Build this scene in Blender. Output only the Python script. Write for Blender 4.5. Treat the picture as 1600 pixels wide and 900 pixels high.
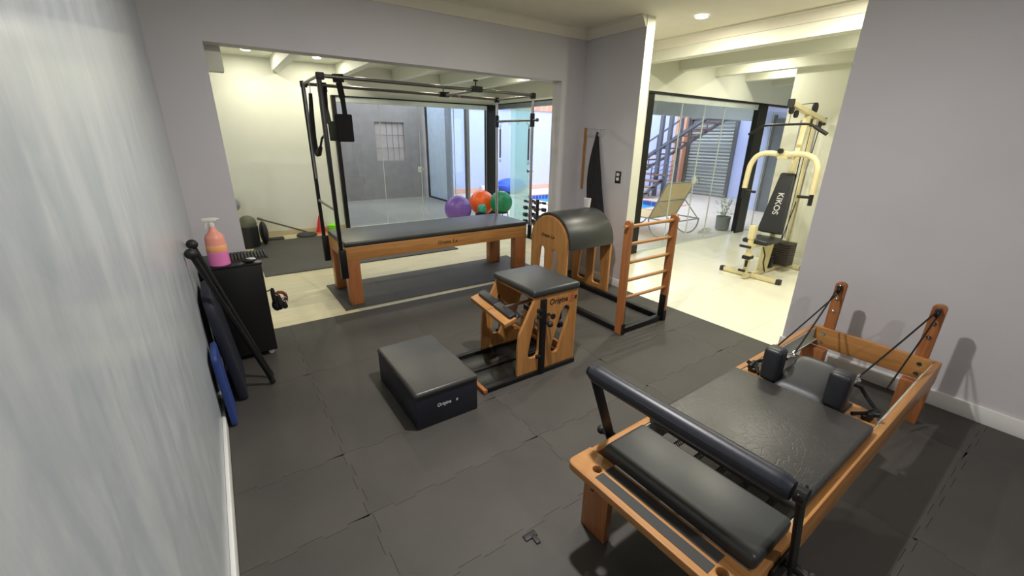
import bpy, bmesh, math, random
from math import sin, cos, pi, radians as rad
from mathutils import Vector, Matrix
random.seed(4)
S = bpy.context.scene
COL = S.collection
for o in list(bpy.data.objects): bpy.data.objects.remove(o)

# ------------------------------------------------------------------ camera
yaw, pitch, roll = rad(34.7189), rad(19.7633), rad(.8539)
fwd = Vector((sin(yaw)*cos(pitch), cos(yaw)*cos(pitch), -sin(pitch)))
r0 = Vector((cos(yaw), -sin(yaw), 0)); u0 = r0.cross(fwd)
rr = cos(roll)*r0 + sin(roll)*u0; uu = -sin(roll)*r0 + cos(roll)*u0
cd = bpy.data.cameras.new('camera'); cam = bpy.data.objects.new('camera', cd); COL.objects.link(cam)
cd.sensor_width = 36; cd.lens = 653.1/1600*36; cd.clip_start = .02; cd.clip_end = 200
m = Matrix((( rr.x, uu.x, -fwd.x, 0), (rr.y, uu.y, -fwd.y, 0), (rr.z, uu.z, -fwd.z, 1.6), (0, 0, 0, 1)))
cam.matrix_world = m
S.camera = cam
S.view_settings.view_transform = 'Standard'; S.view_settings.look = 'None'
S.view_settings.gamma = 1; S.view_settings.use_curve_mapping = False
S.view_settings.exposure = 0.35
# ------------------------------------------------------------------ daylight
W = bpy.data.worlds.new('world'); S.world = W; W.use_nodes = True
bg = W.node_tree.nodes['Background']
bg.inputs[0].default_value = (.80, .85, 1.0, 1); bg.inputs[1].default_value = 2.9

def area(name, loc, size, power, color, rot=(0, 0, 0), spread=180, shape='DISK', sy=None):
    l = bpy.data.lights.new(name, 'AREA'); l.shape = shape; l.size = size
    if sy: l.size_y = sy
    l.energy = power; l.color = color; l.spread = rad(spread)
    o = bpy.data.objects.new(name, l); o.location = loc; o.rotation_euler = rot; COL.objects.link(o); return o

WARM = (1, .95, .77)
MAINW = (1, .96, .93)
# (x, y, z, power, colour) of every recessed ceiling lamp, unseen fill lamps included
LAMPS = [(4.02, 2.75, 2.695, 20, WARM, 'round recessed ceiling lamp lit above the opening to the white room'),
         (.64, 7.35, 2.675, 9.5, WARM, 'lit recessed ceiling lamp nearest the left wall of the back room'),
         (1.55, 7.40, 2.675, 9.5, WARM, 'lit recessed ceiling lamp above the left end of the rear glass doors'),
         (2.50, 5.2, 2.675, 6, WARM, 'unseen fill lamp added to the back room above the middle of the frame table'),  # added fill, kept out of view behind the soffit
         (3.40, 5.25, 2.675, 5, WARM, 'unseen fill lamp added to the back room above the right end of the frame table'),  # added to brighten the back room, hidden by the opening's soffit
         (1.55, 5.2, 2.675, 9.5, WARM, 'unseen fill lamp added to the back room above the black exercise mats'),  # near row added only for illumination, not visible from the camera
         (4.25, 6.2, 2.675, 6, WARM, 'recessed lamp of the back room nearest the side doorway'),
         (5.2, 1.4, 2.675, 13, WARM, 'recessed lamp of the white room between the first two beams'),
         (5.95, 3.2, 2.675, 9.5, WARM, 'recessed lamp of the white room above the multi gym'),
         (6.9, 3.3, 2.675, 7, WARM, 'recessed lamp of the white room beyond the multi gym'),
         (1.25, 1.5, 2.695, 48, MAINW, 'recessed lamp of the main room near the camera'),
         (1.3, -1.2, 2.695, 20, MAINW, 'fill lamp added to the main room behind the camera'),  # added fill that lifts the walls from behind the camera
         (4.08, 1.6, 2.695, 22, WARM, 'recessed lamp beyond the right wall, nearer than the lit one above the opening')]

# ------------------------------------------------------------------ materials
def srgb(r, g, b):
    f = lambda c: (c/255/12.92) if c/255 <= .04045 else ((c/255+.055)/1.055)**2.4
    return (f(r), f(g), f(b), 1)
class NT:
    def __init__(s, name):
        s.m = bpy.data.materials.new(name); s.m.use_nodes = True; s.t = s.m.node_tree
        s.n = s.t.nodes; s.b = s.n['Principled BSDF']; s.out = s.n['Material Output']
    def add(s, ty, **k):
        n = s.n.new(ty)
        for a, v in k.items(): setattr(n, a, v)
        return n
    def l(s, a, b): s.t.links.new(a, b)
    def coords(s, scale=(1, 1, 1), rot=(0, 0, 0)):
        tc = s.add('ShaderNodeTexCoord'); mp = s.add('ShaderNodeMapping')
        mp.inputs['Scale'].default_value = scale; mp.inputs['Rotation'].default_value = rot
        s.l(tc.outputs['Object'], mp.inputs['Vector']); return mp.outputs[0]
    def noise(s, vec, scale, detail=4, rough=.5, dist=0):
        n = s.add('ShaderNodeTexNoise'); n.inputs['Scale'].default_value = scale
        n.inputs['Detail'].default_value = detail; n.inputs['Roughness'].default_value = rough
        n.inputs['Distortion'].default_value = dist
        s.l(vec, n.inputs['Vector']); return n.outputs['Fac']
    def ramp(s, fac, stops):
        r = s.add('ShaderNodeValToRGB'); e = r.color_ramp.elements
        while len(e) < len(stops): e.new(.5)
        for i, (p, c) in enumerate(stops): e[i].position = p; e[i].color = c
        s.l(fac, r.inputs[0]); return r.outputs[0]
    def bump(s, fac, strength, dist=.01):
        b = s.add('ShaderNodeBump'); b.inputs['Strength'].default_value = strength
        b.inputs['Distance'].default_value = dist
        s.l(fac, b.inputs['Height']); s.l(b.outputs[0], s.b.inputs['Normal'])
def plain(name, c, rough=.5, metal=0, var=.06, bump=0, bscale=200, spec=.5, coat=0):
    t = NT(name); v = t.coords()
    a = [x*(1-var) for x in c[:3]]+[1]; b = [min(1, x*(1+var)) for x in c[:3]]+[1]
    t.l(t.ramp(t.noise(v, 6, 3), [(.3, a), (.7, b)]), t.b.inputs['Base Color'])
    t.b.inputs['Roughness'].default_value = rough; t.b.inputs['Metallic'].default_value = metal
    t.b.inputs['Specular IOR Level'].default_value = spec; t.b.inputs['Coat Weight'].default_value = coat
    if bump: t.bump(t.noise(v, bscale, 3), bump, .002)
    return t.m
def wood(name, axis, dark, light, rough=.42):
    t = NT(name); sc = [14, 14, 14]; sc[axis] = .9
    v = t.coords(tuple(sc)); f = t.noise(v, 2.2, 6, .6, .6)
    v2 = t.coords(tuple(x*5 for x in sc)); f2 = t.noise(v2, 2, 3, .6)
    mx = t.add('ShaderNodeMix', data_type='RGBA'); mx.blend_type = 'MULTIPLY'; mx.inputs[0].default_value = .35
    t.l(t.ramp(f, [(.25, dark), (.75, light)]), mx.inputs[6])
    t.l(t.ramp(f2, [(.3, (.55, .5, .45, 1)), (.6, (1, 1, 1, 1))]), mx.inputs[7])
    t.l(mx.outputs[2], t.b.inputs['Base Color']); t.b.inputs['Roughness'].default_value = rough
    t.b.inputs['Coat Weight'].default_value = .15
    return t.m
WD = [wood('tauari_wood_%s' % 'xyz'[i], i, srgb(158, 106, 56), srgb(200, 146, 84)) for i in range(3)]
WR = [wood('red_wood_%s' % 'xyz'[i], i, srgb(138, 84, 46), srgb(178, 114, 66)) for i in range(3)]
def vinyl(name, c, rough=.42, patt=0):
    t = NT(name); v = t.coords()
    n1 = t.noise(v, 60, 4, .6)
    t.l(t.ramp(t.noise(v, 5, 3), [(.3, [x*.85 for x in c[:3]]+[1]), (.7, [x*1.15 for x in c[:3]]+[1])]), t.b.inputs['Base Color'])
    t.b.inputs['Roughness'].default_value = rough
    if patt:
        w = t.add('ShaderNodeTexVoronoi'); w.inputs['Scale'].default_value = 20; w.feature = 'DISTANCE_TO_EDGE'
        nv = t.add('ShaderNodeTexNoise'); nv.inputs['Scale'].default_value = 7; t.l(v, nv.inputs['Vector'])
        ad = t.add('ShaderNodeVectorMath', operation='MULTIPLY_ADD'); ad.inputs[1].default_value = (.3, .3, .3)
        t.l(nv.outputs['Color'], ad.inputs[0]); t.l(v, ad.inputs[2]); t.l(ad.outputs[0], w.inputs['Vector'])
        r = t.add('ShaderNodeMath', operation='MINIMUM'); r.inputs[1].default_value = .08
        t.l(w.outputs['Distance'], r.inputs[0])
        t.bump(r.outputs[0], patt, .03)
    else: t.bump(n1, .12, .002)
    return t.m
VIN = vinyl('black_vinyl', srgb(38, 40, 44))
VING = vinyl('grey_black_vinyl', srgb(51, 53, 53), .38)
VINP = vinyl('embossed_black_vinyl', srgb(56, 55, 53), .38, .13)
VINB = vinyl('navy_black_vinyl', srgb(30, 33, 44), .4)
t = NT('eva_foam'); v = t.coords()
mx = t.ramp(t.noise(v, 1.6, 5, .6), [(.3, srgb(60, 57, 54)), (.7, srgb(71, 68, 64))])
t.l(mx, t.b.inputs['Base Color']); t.b.inputs['Roughness'].default_value = .62
t.bump(t.noise(v, 320, 2), .35, .002); EVA = t.m
EVAS = plain('eva_side', srgb(46, 44, 42), .8)
t = NT('grey_paint'); v = t.coords()
t.l(t.ramp(t.noise(v, 1.2, 3), [(.3, srgb(197, 195, 198)), (.7, srgb(204, 202, 205))]), t.b.inputs['Base Color'])
t.b.inputs['Roughness'].default_value = .6; t.bump(t.noise(v, 90, 3), .06, .003); GREY = t.m
WHITE = plain('white_paint', srgb(222, 223, 208), .55, var=.01)
CEIL = plain('ceiling_paint', srgb(226, 221, 206), .7, var=.02)
TRIM = plain('trim_paint', srgb(225, 225, 222), .4, var=.01)
t = NT('marble_stucco')
v = t.coords((1, 1, 1)); vv = t.coords((1, 3.6, .8), (rad(-24), 0, 0))
f = t.noise(vv, 3.2, 10, .68, .6); f2 = t.noise(t.coords((1, 1.6, 1), (rad(-30), 0, 0)), 3.6, 10, .7, 1.4)
a = t.ramp(f, [(.32, srgb(165, 172, 177)), (.5, srgb(178, 183, 186)), (.68, srgb(190, 194, 195))])
b = t.ramp(f2, [(.36, (.87, .90, .93, 1)), (.6, (1, 1, 1, 1))])
mx = t.add('ShaderNodeMix', data_type='RGBA'); mx.blend_type = 'MULTIPLY'; mx.inputs[0].default_value = .8
t.l(a, mx.inputs[6]); t.l(b, mx.inputs[7]); t.l(mx.outputs[2], t.b.inputs['Base Color'])
t.l(t.ramp(f, [(.3, (.30, .30, .30, 1)), (.7, (.38, .38, .38, 1))]), t.b.inputs['Roughness'])
t.b.inputs['Coat Weight'].default_value = .22; t.b.inputs['Coat Roughness'].default_value = .14; MARB = t.m
# plank floor of the back room
t = NT('plank_floor'); v = t.coords((1, 1, 1))
br = t.add('ShaderNodeTexBrick'); br.offset = .37; br.inputs['Scale'].default_value = 1
br.inputs['Brick Width'].default_value = .92; br.inputs['Row Height'].default_value = .23
br.inputs['Mortar Size'].default_value = .003; br.inputs['Color1'].default_value = (1, 1, 1, 1); br.inputs['Color2'].default_value = (0, 0, 0, 1)
br.inputs['Mortar'].default_value = (.4, .4, .4, 1); t.l(v, br.inputs['Vector'])
c = t.ramp(br.outputs['Color'], [(.0, srgb(176, 176, 156)), (.3, srgb(212, 202, 166)), (.7, srgb(226, 217, 180)), (1, srgb(205, 196, 160))])
g = t.ramp(t.noise(t.coords((1.2, 10, 1)), 2, 5, .6), [(.3, (.86, .85, .82, 1)), (.65, (1, 1, 1, 1))])
mx = t.add('ShaderNodeMix', data_type='RGBA'); mx.blend_type = 'MULTIPLY'; mx.inputs[0].default_value = 1
t.l(c, mx.inputs[6]); t.l(g, mx.inputs[7]); t.l(mx.outputs[2], t.b.inputs['Base Color'])
t.b.inputs['Roughness'].default_value = .38; PLANK = t.m
def tiles(name, w, h, c1, c2, mort, rough, ms=.003):
    t = NT(name); v = t.coords()
    br = t.add('ShaderNodeTexBrick'); br.offset = 0; br.inputs['Scale'].default_value = 1
    br.inputs['Brick Width'].default_value = w; br.inputs['Row Height'].default_value = h
    br.inputs['Mortar Size'].default_value = ms
    br.inputs['Color1'].default_value = c1; br.inputs['Color2'].default_value = c2; br.inputs['Mortar'].default_value = mort
    t.l(v, br.inputs['Vector']); t.l(br.outputs['Color'], t.b.inputs['Base Color'])
    t.b.inputs['Roughness'].default_value = rough; return t.m
TILE = tiles('cream_floor_tile', .8, .8, srgb(238, 236, 216), srgb(234, 232, 212), srgb(215, 212, 190), .22)
DECK = tiles('deck_tile', .5, .5, srgb(226, 210, 196), srgb(220, 204, 190), srgb(196, 180, 166), .5, .006)
GFLR = tiles('grey_room_floor', .6, .6, srgb(152, 148, 138), srgb(146, 142, 132), srgb(130, 126, 118), .45)
GWALL = plain('grey_room_wall', srgb(150, 142, 136), .6, var=.08)
LAV = plain('lavender_wall', srgb(198, 206, 244), .7, var=.02)
POOLT = tiles('pool_tile', .1, .1, srgb(80, 170, 215), srgb(70, 155, 205), srgb(200, 225, 235), .3, .008)
POOLD = tiles('pool_border', .12, .3, srgb(50, 70, 150), srgb(90, 110, 180), srgb(170, 185, 220), .3, .01)
COPE = plain('pool_coping', srgb(235, 185, 165), .5)
BRK = tiles('orange_brick', .25, .08, srgb(232, 165, 132), srgb(222, 150, 118), srgb(230, 200, 180), .8, .01)
BLK = plain('black_metal', srgb(22, 22, 23), .42, .3)
BLKP = plain('black_plastic', srgb(20, 20, 22), .55)
BLKF = plain('black_fabric', srgb(14, 14, 15), .9, bump=.3, bscale=400)
ALUB = plain('black_aluminium', srgb(30, 29, 29), .35, .4)
STEEL = plain('chrome', srgb(205, 205, 205), .18, 1)
DSTEEL = plain('dark_steel', srgb(118, 116, 112), .35, .8)
ALU = plain('pale_rail', srgb(205, 212, 206), .35, .2)
LAM = plain('black_laminate', srgb(20, 20, 21), .35, bump=.05)
CREAM = plain('cream_enamel', srgb(228, 216, 170), .35, coat=.3)
RUB = plain('grey_rubber', srgb(52, 52, 52), .7)
t = NT('glass'); t.n.remove(t.b)
tr = t.add('ShaderNodeBsdfTransparent'); tr.inputs[0].default_value = (.93, .97, .96, 1)
gl = t.add('ShaderNodeBsdfGlossy'); gl.inputs['Roughness'].default_value = .02
lw = t.add('ShaderNodeLayerWeight'); lw.inputs[0].default_value = .5
pw = t.add('ShaderNodeMath', operation='POWER'); pw.inputs[1].default_value = 5; t.l(lw.outputs['Facing'], pw.inputs[0])
fr = t.add('ShaderNodeMath', operation='MULTIPLY_ADD'); fr.inputs[1].default_value = .9; fr.inputs[2].default_value = .035; t.l(pw.outputs[0], fr.inputs[0])
ms = t.add('ShaderNodeMixShader'); t.l(fr.outputs[0], ms.inputs[0]); t.l(tr.outputs[0], ms.inputs[1]); t.l(gl.outputs[0], ms.inputs[2])
t.l(ms.outputs[0], t.out.inputs[0]); GLASS = t.m
def emit(name, c, s):
    t = NT(name); t.n.remove(t.b); e = t.add('ShaderNodeEmission'); e.inputs[0].default_value = c; e.inputs[1].default_value = s
    t.l(e.outputs[0], t.out.inputs[0]); return t.m
LAMPM = emit('lamp_diffuser', (1, .96, .86, 1), 14)

# ------------------------------------------------------------------ mesh helpers
class B:
    def __init__(s): s.bm = bmesh.new()
    def box(s, x0, x1, y0, y1, z0, z1, bev=0, seg=2, M=None):
        r = bmesh.ops.create_cube(s.bm, size=1); vs = r['verts']
        for v in vs:
            v.co = Vector(((x0+x1)/2+v.co.x*(x1-x0), (y0+y1)/2+v.co.y*(y1-y0), (z0+z1)/2+v.co.z*(z1-z0)))
        if bev:
            es = list({e for v in vs for e in v.link_edges})
            q = bmesh.ops.bevel(s.bm, geom=es, offset=bev, segments=seg, profile=.5, affect='EDGES')
            if M: 
                vv = {v for f in q['faces'] for v in f.verts}
                # every vertex of this island
                seen = set(vv); st = list(vv)
                while st:
                    a = st.pop()
                    for e in a.link_edges:
                        o = e.other_vert(a)
                        if o not in seen: seen.add(o); st.append(o)
                vs = list(seen)
        if M: bmesh.ops.transform(s.bm, matrix=M, verts=vs)
        return s
    def beam(s, p, q, w, h, up=(0, 0, 1), bev=0):
        p, q = Vector(p), Vector(q); d = q-p; L = d.length; x = d.normalized(); up = Vector(up)
        y = up.cross(x)
        if y.length < 1e-4: y = Vector((0, 1, 0)).cross(x)
        y.normalize(); z = x.cross(y)
        M = Matrix((( x.x, y.x, z.x, p.x), (x.y, y.y, z.y, p.y), (x.z, y.z, z.z, p.z), (0, 0, 0, 1)))
        return s.box(0, L, -w/2, w/2, -h/2, h/2, bev, 2, M)
    def tube(s, pts, r, seg=10, closed=False):
        pts = [Vector(p) for p in pts]; n = len(pts); rings = []
        rs = r if isinstance(r, (list, tuple)) else [r]*n
        prev = None
        for i, p in enumerate(pts):
            if closed: d = pts[(i+1) % n]-pts[i-1]
            else: d = pts[min(i+1, n-1)]-pts[max(i-1, 0)]
            d.normalize()
            if prev is None:
                a = Vector((0, 0, 1)) if abs(d.z) < .9 else Vector((1, 0, 0))
                u = d.cross(a).normalized()
            else:
                u = (prev-d*prev.dot(d)).normalized()
            prev = u; w = d.cross(u)
            rings.append([s.bm.verts.new(p+(u*cos(2*pi*k/seg)+w*sin(2*pi*k/seg))*rs[i]) for k in range(seg)])
        m = n if closed else n-1
        for i in range(m):
            A, C_ = rings[i], rings[(i+1) % n]
            for k in range(seg):
                s.bm.faces.new((A[k], A[(k+1) % seg], C_[(k+1) % seg], C_[k]))
        if not closed:
            s.bm.faces.new(list(reversed(rings[0]))); s.bm.faces.new(rings[-1])
        return s
    def cyl(s, p, q, r, seg=16): return s.tube([p, q], r, seg)
    def cone(s, p, q, r1, r2, seg=20): return s.tube([p, q], [r1, r2], seg)
    def ball(s, c, r, sc=(1, 1, 1), seg=24):
        q = bmesh.ops.create_uvsphere(s.bm, u_segments=seg, v_segments=seg//2, radius=r)
        for v in q['verts']: v.co = Vector((c[0]+v.co.x*sc[0], c[1]+v.co.y*sc[1], c[2]+v.co.z*sc[2]))
        return s
    def lathe(s, c, prof, seg=24, cap=True):
        rings = []
        for (r, z) in prof:
            rings.append([s.bm.verts.new((c[0]+r*cos(2*pi*k/seg), c[1]+r*sin(2*pi*k/seg), c[2]+z)) for k in range(seg)])
        for A, C_ in zip(rings, rings[1:]):
            for k in range(seg): s.bm.faces.new((A[k], A[(k+1) % seg], C_[(k+1) % seg], C_[k]))
        if cap and prof[0][0] > 1e-5: s.bm.faces.new(list(reversed(rings[0])))
        if cap and prof[-1][0] > 1e-5: s.bm.faces.new(rings[-1])
        return s
    def torus(s, c, R, r, axis='z', seg=24, k=8):
        pts = []
        for i in range(seg):
            a = 2*pi*i/seg
            o = {'z': (R*cos(a), R*sin(a), 0), 'x': (0, R*cos(a), R*sin(a)), 'y': (R*cos(a), 0, R*sin(a))}[axis]
            pts.append(Vector(c)+Vector(o))
        return s.tube(pts, r, k, True)
    def grid(s, f, nu, nv):
        vs = [[s.bm.verts.new(f(i/nu, j/nv)) for j in range(nv+1)] for i in range(nu+1)]
        for i in range(nu):
            for j in range(nv): s.bm.faces.new((vs[i][j], vs[i+1][j], vs[i+1][j+1], vs[i][j+1]))
        return s
ORG = {}
def tag(o, label, cat, group=None, kind=None):
    o['label'] = label; o['category'] = cat
    if group: o['group'] = group
    if kind: o['kind'] = kind
def thing(name, label, cat, loc=(0, 0, 0), group=None, rotz=0, local=False):
    o = bpy.data.objects.new(name, None); o.empty_display_size = .1; COL.objects.link(o)
    o.location = loc; o.rotation_euler = (0, 0, rotz); tag(o, label, cat, group)
    ORG[o.name] = Vector((0, 0, 0)) if local else Vector(loc); return o
def fin(name, me, mat, parent=None, smooth=True, ang=35, loc=None):
    org = Vector(loc) if loc is not None else (ORG[parent.name] if parent else Vector((0, 0, 0)))
    if org.length > 0: me.transform(Matrix.Translation(-org))
    me.materials.clear(); me.materials.append(mat)
    if smooth:
        me.shade_smooth(); me.set_sharp_from_angle(angle=rad(ang))
    o = bpy.data.objects.new(name, me); COL.objects.link(o)
    ORG[o.name] = org
    if parent: o.parent = parent
    else: o.location = org
    return o
def obj(name, b, mat, parent=None, smooth=True, ang=35, loc=None):
    me = bpy.data.meshes.new(name); bmesh.ops.recalc_face_normals(b.bm, faces=b.bm.faces)
    b.bm.to_mesh(me); b.bm.free(); return fin(name, me, mat, parent, smooth, ang, loc)
def one(name, b, mat, label, cat, loc, group=None, **k):
    o = obj(name, b, mat, loc=loc, **k); tag(o, label, cat, group); return o
def struct(name, b, mat, parent=None, **k):
    o = obj(name, b, mat, parent, **k)
    if not parent: o['kind'] = 'structure'
    return o
def curve_mesh(cu):
    tmp = bpy.data.objects.new('tmp', cu); COL.objects.link(tmp)
    dg = bpy.context.evaluated_depsgraph_get(); dg.update()
    me = bpy.data.meshes.new_from_object(tmp.evaluated_get(dg))
    bpy.data.objects.remove(tmp); return me
def panel(name, loops, th, M, mat, parent=None, bev=.002, loc=None):
    """flat board: 2-D outline + holes, thickness th centred on the plane, placed by M"""
    cu = bpy.data.curves.new(name, 'CURVE'); cu.dimensions = '2D'; cu.fill_mode = 'BOTH'
    cu.extrude = th/2-bev; cu.bevel_depth = bev; cu.bevel_resolution = 1
    if bev: cu.offset = -bev
    for lp in loops:
        sp = cu.splines.new('POLY'); sp.points.add(len(lp)-1); sp.use_cyclic_u = True
        for p, q in zip(sp.points, lp): p.co = (q[0], q[1], 0, 1)
    me = curve_mesh(cu); me.transform(M); return fin(name, me, mat, parent, True, 30, loc)
# plane maps: (a, b) -> world
def MY(y): return Matrix(((1, 0, 0, 0), (0, 0, -1, y), (0, 1, 0, 0), (0, 0, 0, 1)))      # a=X, b=Z, plane Y=y
def MX(x): return Matrix(((0, 0, 1, x), (1, 0, 0, 0), (0, 1, 0, 0), (0, 0, 0, 1)))      # a=Y, b=Z, plane X=x
def MZ(z): return Matrix.Translation((0, 0, z))
def rpoly(pts, r, n=5):
    """round the corners of a polygon"""
    out = []; N = len(pts)
    for i in range(N):
        p0, p, p1 = Vector(pts[i-1]).to_2d(), Vector(pts[i]).to_2d(), Vector(pts[(i+1) % N]).to_2d()
        rr_ = r[i] if isinstance(r, (list, tuple)) else r
        if rr_ <= 0: out.append(tuple(p)); continue
        a = (p0-p); c = (p1-p); k = min(rr_, a.length*.49, c.length*.49)
        a = p+a.normalized()*k; c = p+c.normalized()*k
        for j in range(n+1):
            t_ = j/n; out.append(tuple(a*(1-t_)**2+p*2*t_*(1-t_)+c*t_**2))
    return out
def text(name, body, size, M, mat, parent, shear=.15, label=None):
    cu = bpy.data.curves.new(name, 'FONT'); cu.body = body; cu.size = size; cu.shear = shear
    cu.extrude = .0006; cu.offset = size*.012
    me = curve_mesh(cu); me.transform(M); o = fin(name, me, mat, parent, False)
    if label: o['label'] = label
    return o
INK = plain('dark_ink', srgb(40, 26, 20), .6); RED = plain('red_ink', srgb(200, 60, 50), .6)
WINK = plain('white_ink', srgb(210, 210, 210), .6); FAINT = plain('grey_ink', srgb(45, 40, 42), .6)
def logo(parent, M, size, dark, red):
    """Origina + dancing figure + e"""
    text('logo_lettering', 'Origina', size, M, dark, parent)
    text('logo_lettering', 'e', size, M @ Matrix.Translation((size*4.05, 0, 0)), dark, parent)
    s = size; pts = [(3.35, -.05), (3.55, .15), (3.62, .35), (3.75, .55)]
    b = B()
    for a, c, w in [((3.35, -.12), (3.62, .30), .09), ((3.62, .30), (3.58, .62), .09), ((3.62, .30), (3.98, .02), .08), ((3.5, .48), (4.0, .62), .06), ((3.4, -.16), (4.1, -.12), .04)]:
        b.beam((a[0]*s, a[1]*s, 0), (c[0]*s, c[1]*s, 0), w*s, .0012)
    b.cyl((3.68*s, .80*s, -.0006), (3.68*s, .80*s, .0006), .085*s, 12)
    bmesh.ops.transform(b.bm, matrix=M, verts=b.bm.verts)
    obj('logo_figure', b, red, parent, False)
def dup(root, loc, label=None, rotz=None, group=None):
    r = root.copy(); COL.objects.link(r); r.location = loc
    if rotz is not None: r.rotation_euler = (0, 0, rotz)
    if label: r['label'] = label
    if group: r['group'] = group
    for ch in list(root.children):
        c = ch.copy(); COL.objects.link(c); c.parent = r
        for g in ch.children:
            d = g.copy(); COL.objects.link(d); d.parent = c
    return r
def cush(b, x0, x1, y0, y1, z0, z1, bev, M=None): return b.box(x0, x1, y0, y1, z0, z1, bev, 4, M)

# ================================================================== SETTING
FZ = -.012
XL, YB, YB2 = -.22, 3.83, 3.98        # left wall face, back wall front and rear faces
struct('floor', B().box(-1.2, 3.6, -3, 3.9, -.1, FZ), EVAS, smooth=False)
struct('floor_back', B().box(-1.2, 5.1, 3.9, 7.95, -.1, FZ), PLANK, smooth=False)
b = B().box(3.6, 10.2, -3, 3.9, -.1, FZ).box(5.1, 10.2, 3.9, 4.03, -.1, FZ)
struct('floor_white_room', b, TILE, smooth=False)
struct('wall_left', B().box(XL-.15, XL, -3, YB, -.1, 2.75), MARB, smooth=False)
struct('baseboard_left', B().box(XL, XL+.018, -3, 3.83, FZ, .075, .004), TRIM)
# back wall with its wide opening
panel('wall_back', [[(XL-.15, -.1), (.088, -.1), (.088, 2.185), (3.272, 2.185), (3.272, -.1), (4.70, -.1), (4.70, 2.75), (XL-.15, 2.75)]],
      YB2-YB, MY((YB+YB2)/2), GREY, bev=0)['kind'] = 'structure'
struct('wall_stub', B().box(3.6, 3.72, 3.035, YB, -.1, 2.75), GREY, smooth=False)
struct('wall_stub_end', B().box(3.602, 3.718, 3.03, 3.035, -.1, 2.75), WHITE, smooth=False)
struct('wall_right', B().box(3.6, 3.72, -3, 1.288, -.1, 2.75), GREY, smooth=False)
struct('baseboard_right', B().box(3.585, 3.6, -3, 1.288, FZ, .10, .004).box(3.585, 3.73, 1.288, 1.30, FZ, .10, .004), TRIM)
struct('baseboard_stub', B().box(3.585, 3.6, 3.02, YB, FZ, .085, .004).box(3.585, 3.73, 3.018, 3.03, FZ, .085, .004), TRIM)
struct('wall_front', B().box(-.4, 8, -3.1, -3, -.1, 2.75), GREY, smooth=False)
struct('ceiling', B().box(-.4, 4.62, -3, YB, 2.70, 2.8), CEIL, smooth=False)
def crown(p, q, n):
    """crown moulding running p->q, n = direction away from the wall"""
    prof = [(0, 0), (.012, 0), (.02, .02), (.045, .05), (.06, .075), (.075, .08), (.075, .095), (0, .095)]
    b = B(); p, q, n = Vector(p), Vector(q), Vector(n)
    A = [b.bm.verts.new(p+n*a+Vector((0, 0, c))) for a, c in prof]; C_ = [b.bm.verts.new(q+n*a+Vector((0, 0, c))) for a, c in prof]
    for i in range(len(prof)): b.bm.faces.new((A[i], A[(i+1) % 8], C_[(i+1) % 8], C_[i]))
    b.bm.faces.new(A); b.bm.faces.new(C_); return b
struct('trim_1', crown((XL, YB, 2.605), (3.6, YB, 2.605), (0, -1, 0)), CEIL)
struct('trim_2', crown((3.6, YB, 2.605), (3.6, 3.035, 2.605), (-1, 0, 0)), CEIL)
struct('trim_3', crown((4.62, YB, 2.605), (4.62, -3, 2.605), (-1, 0, 0)), CEIL)
struct('trim_4', crown((3.6, 1.288, 2.605), (3.6, -3, 2.605), (-1, 0, 0)), CEIL)
struct('trim_5', crown((XL, YB, 2.605), (XL, -3, 2.605), (1, 0, 0)), CEIL)
# white room
b = B().box(4.62, 10.2, -3, YB2, 2.685, 2.8)
struct('ceiling_white_room', b, WHITE, smooth=False)
for i, x in enumerate((4.62, 5.45, 6.30, 7.15, 8.0)):
    struct('trim_%d' % (6+i), B().box(x, x+.14, -3, YB2, 2.49, 2.69), WHITE, smooth=False)
struct('wall_gym', B().box(6.43, 6.55, -3, 2.9, -.1, 2.69), WHITE, smooth=False)
struct('baseboard_gym', B().box(6.415, 6.43, -3, 2.9, FZ, .09, .003), WHITE)
b = B().box(4.66, 10.2, YB2-.028, YB2+.1, 2.21, 2.75)
struct('wall_lintel', b, WHITE, smooth=False)
struct('wall_white_room_side', B().box(8.95, 9.1, -1, YB2, -.1, 2.75), WHITE, smooth=False)
struct('wall_white_panel', B().box(3.72, 4.70, YB-.005, YB, -.1, 2.75).box(4.66, 4.87, YB2-.03, YB2+.05, -.1, 2.21), WHITE, smooth=False)
# back room
b = B().box(-1.2, 5.2, YB2, 8.05, 2.68, 2.8)
struct('ceiling_back_room', b, WHITE, smooth=False)
for i, x in enumerate((.12, 1.03, 1.97, 2.90, 3.82, 4.6)):
    struct('trim_%d' % (11+i), B().box(x-.05, x+.07, YB2, 7.9, 2.50, 2.69), WHITE, smooth=False)
struct('wall_back_room', B().box(-1.2, 1.80, 7.95, 8.07, -.1, 2.75), WHITE, smooth=False)
struct('wall_back_room_left', B().box(-1.3, -1.2, YB2, 8.05, -.1, 2.75), WHITE, smooth=False)
struct('wall_back_lintel', B().box(1.80, 5.12, 7.93, 8.05, 2.22, 2.75), WHITE, smooth=False)
struct('wall_side_lintel', B().box(5.0, 5.12, YB2, 7.93, 2.24, 2.75), WHITE, smooth=False)
struct('baseboard_back_room', B().box(-1.2, 1.80, 7.93, 7.95, FZ, .075, .003), plain('tan_skirting', srgb(200, 186, 150), .5))
# pair of service pipes at the top left corner of the back room
struct('trim_17', B().box(.085, .19, YB2+.01, YB2+.1, 2.02, 2.5, .01), WHITE)

# ---- frameless glass doors: black posts, pale head rail, panes, knobs
def door(name, parts, loc):
    o = bpy.data.objects.new(name, None); COL.objects.link(o); o.location = loc; o['kind'] = 'structure'
    ORG[o.name] = Vector(loc)
    for n, b, mt in parts: obj(n, b, mt, o, smooth=False)
    return o
H = 2.12
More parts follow.
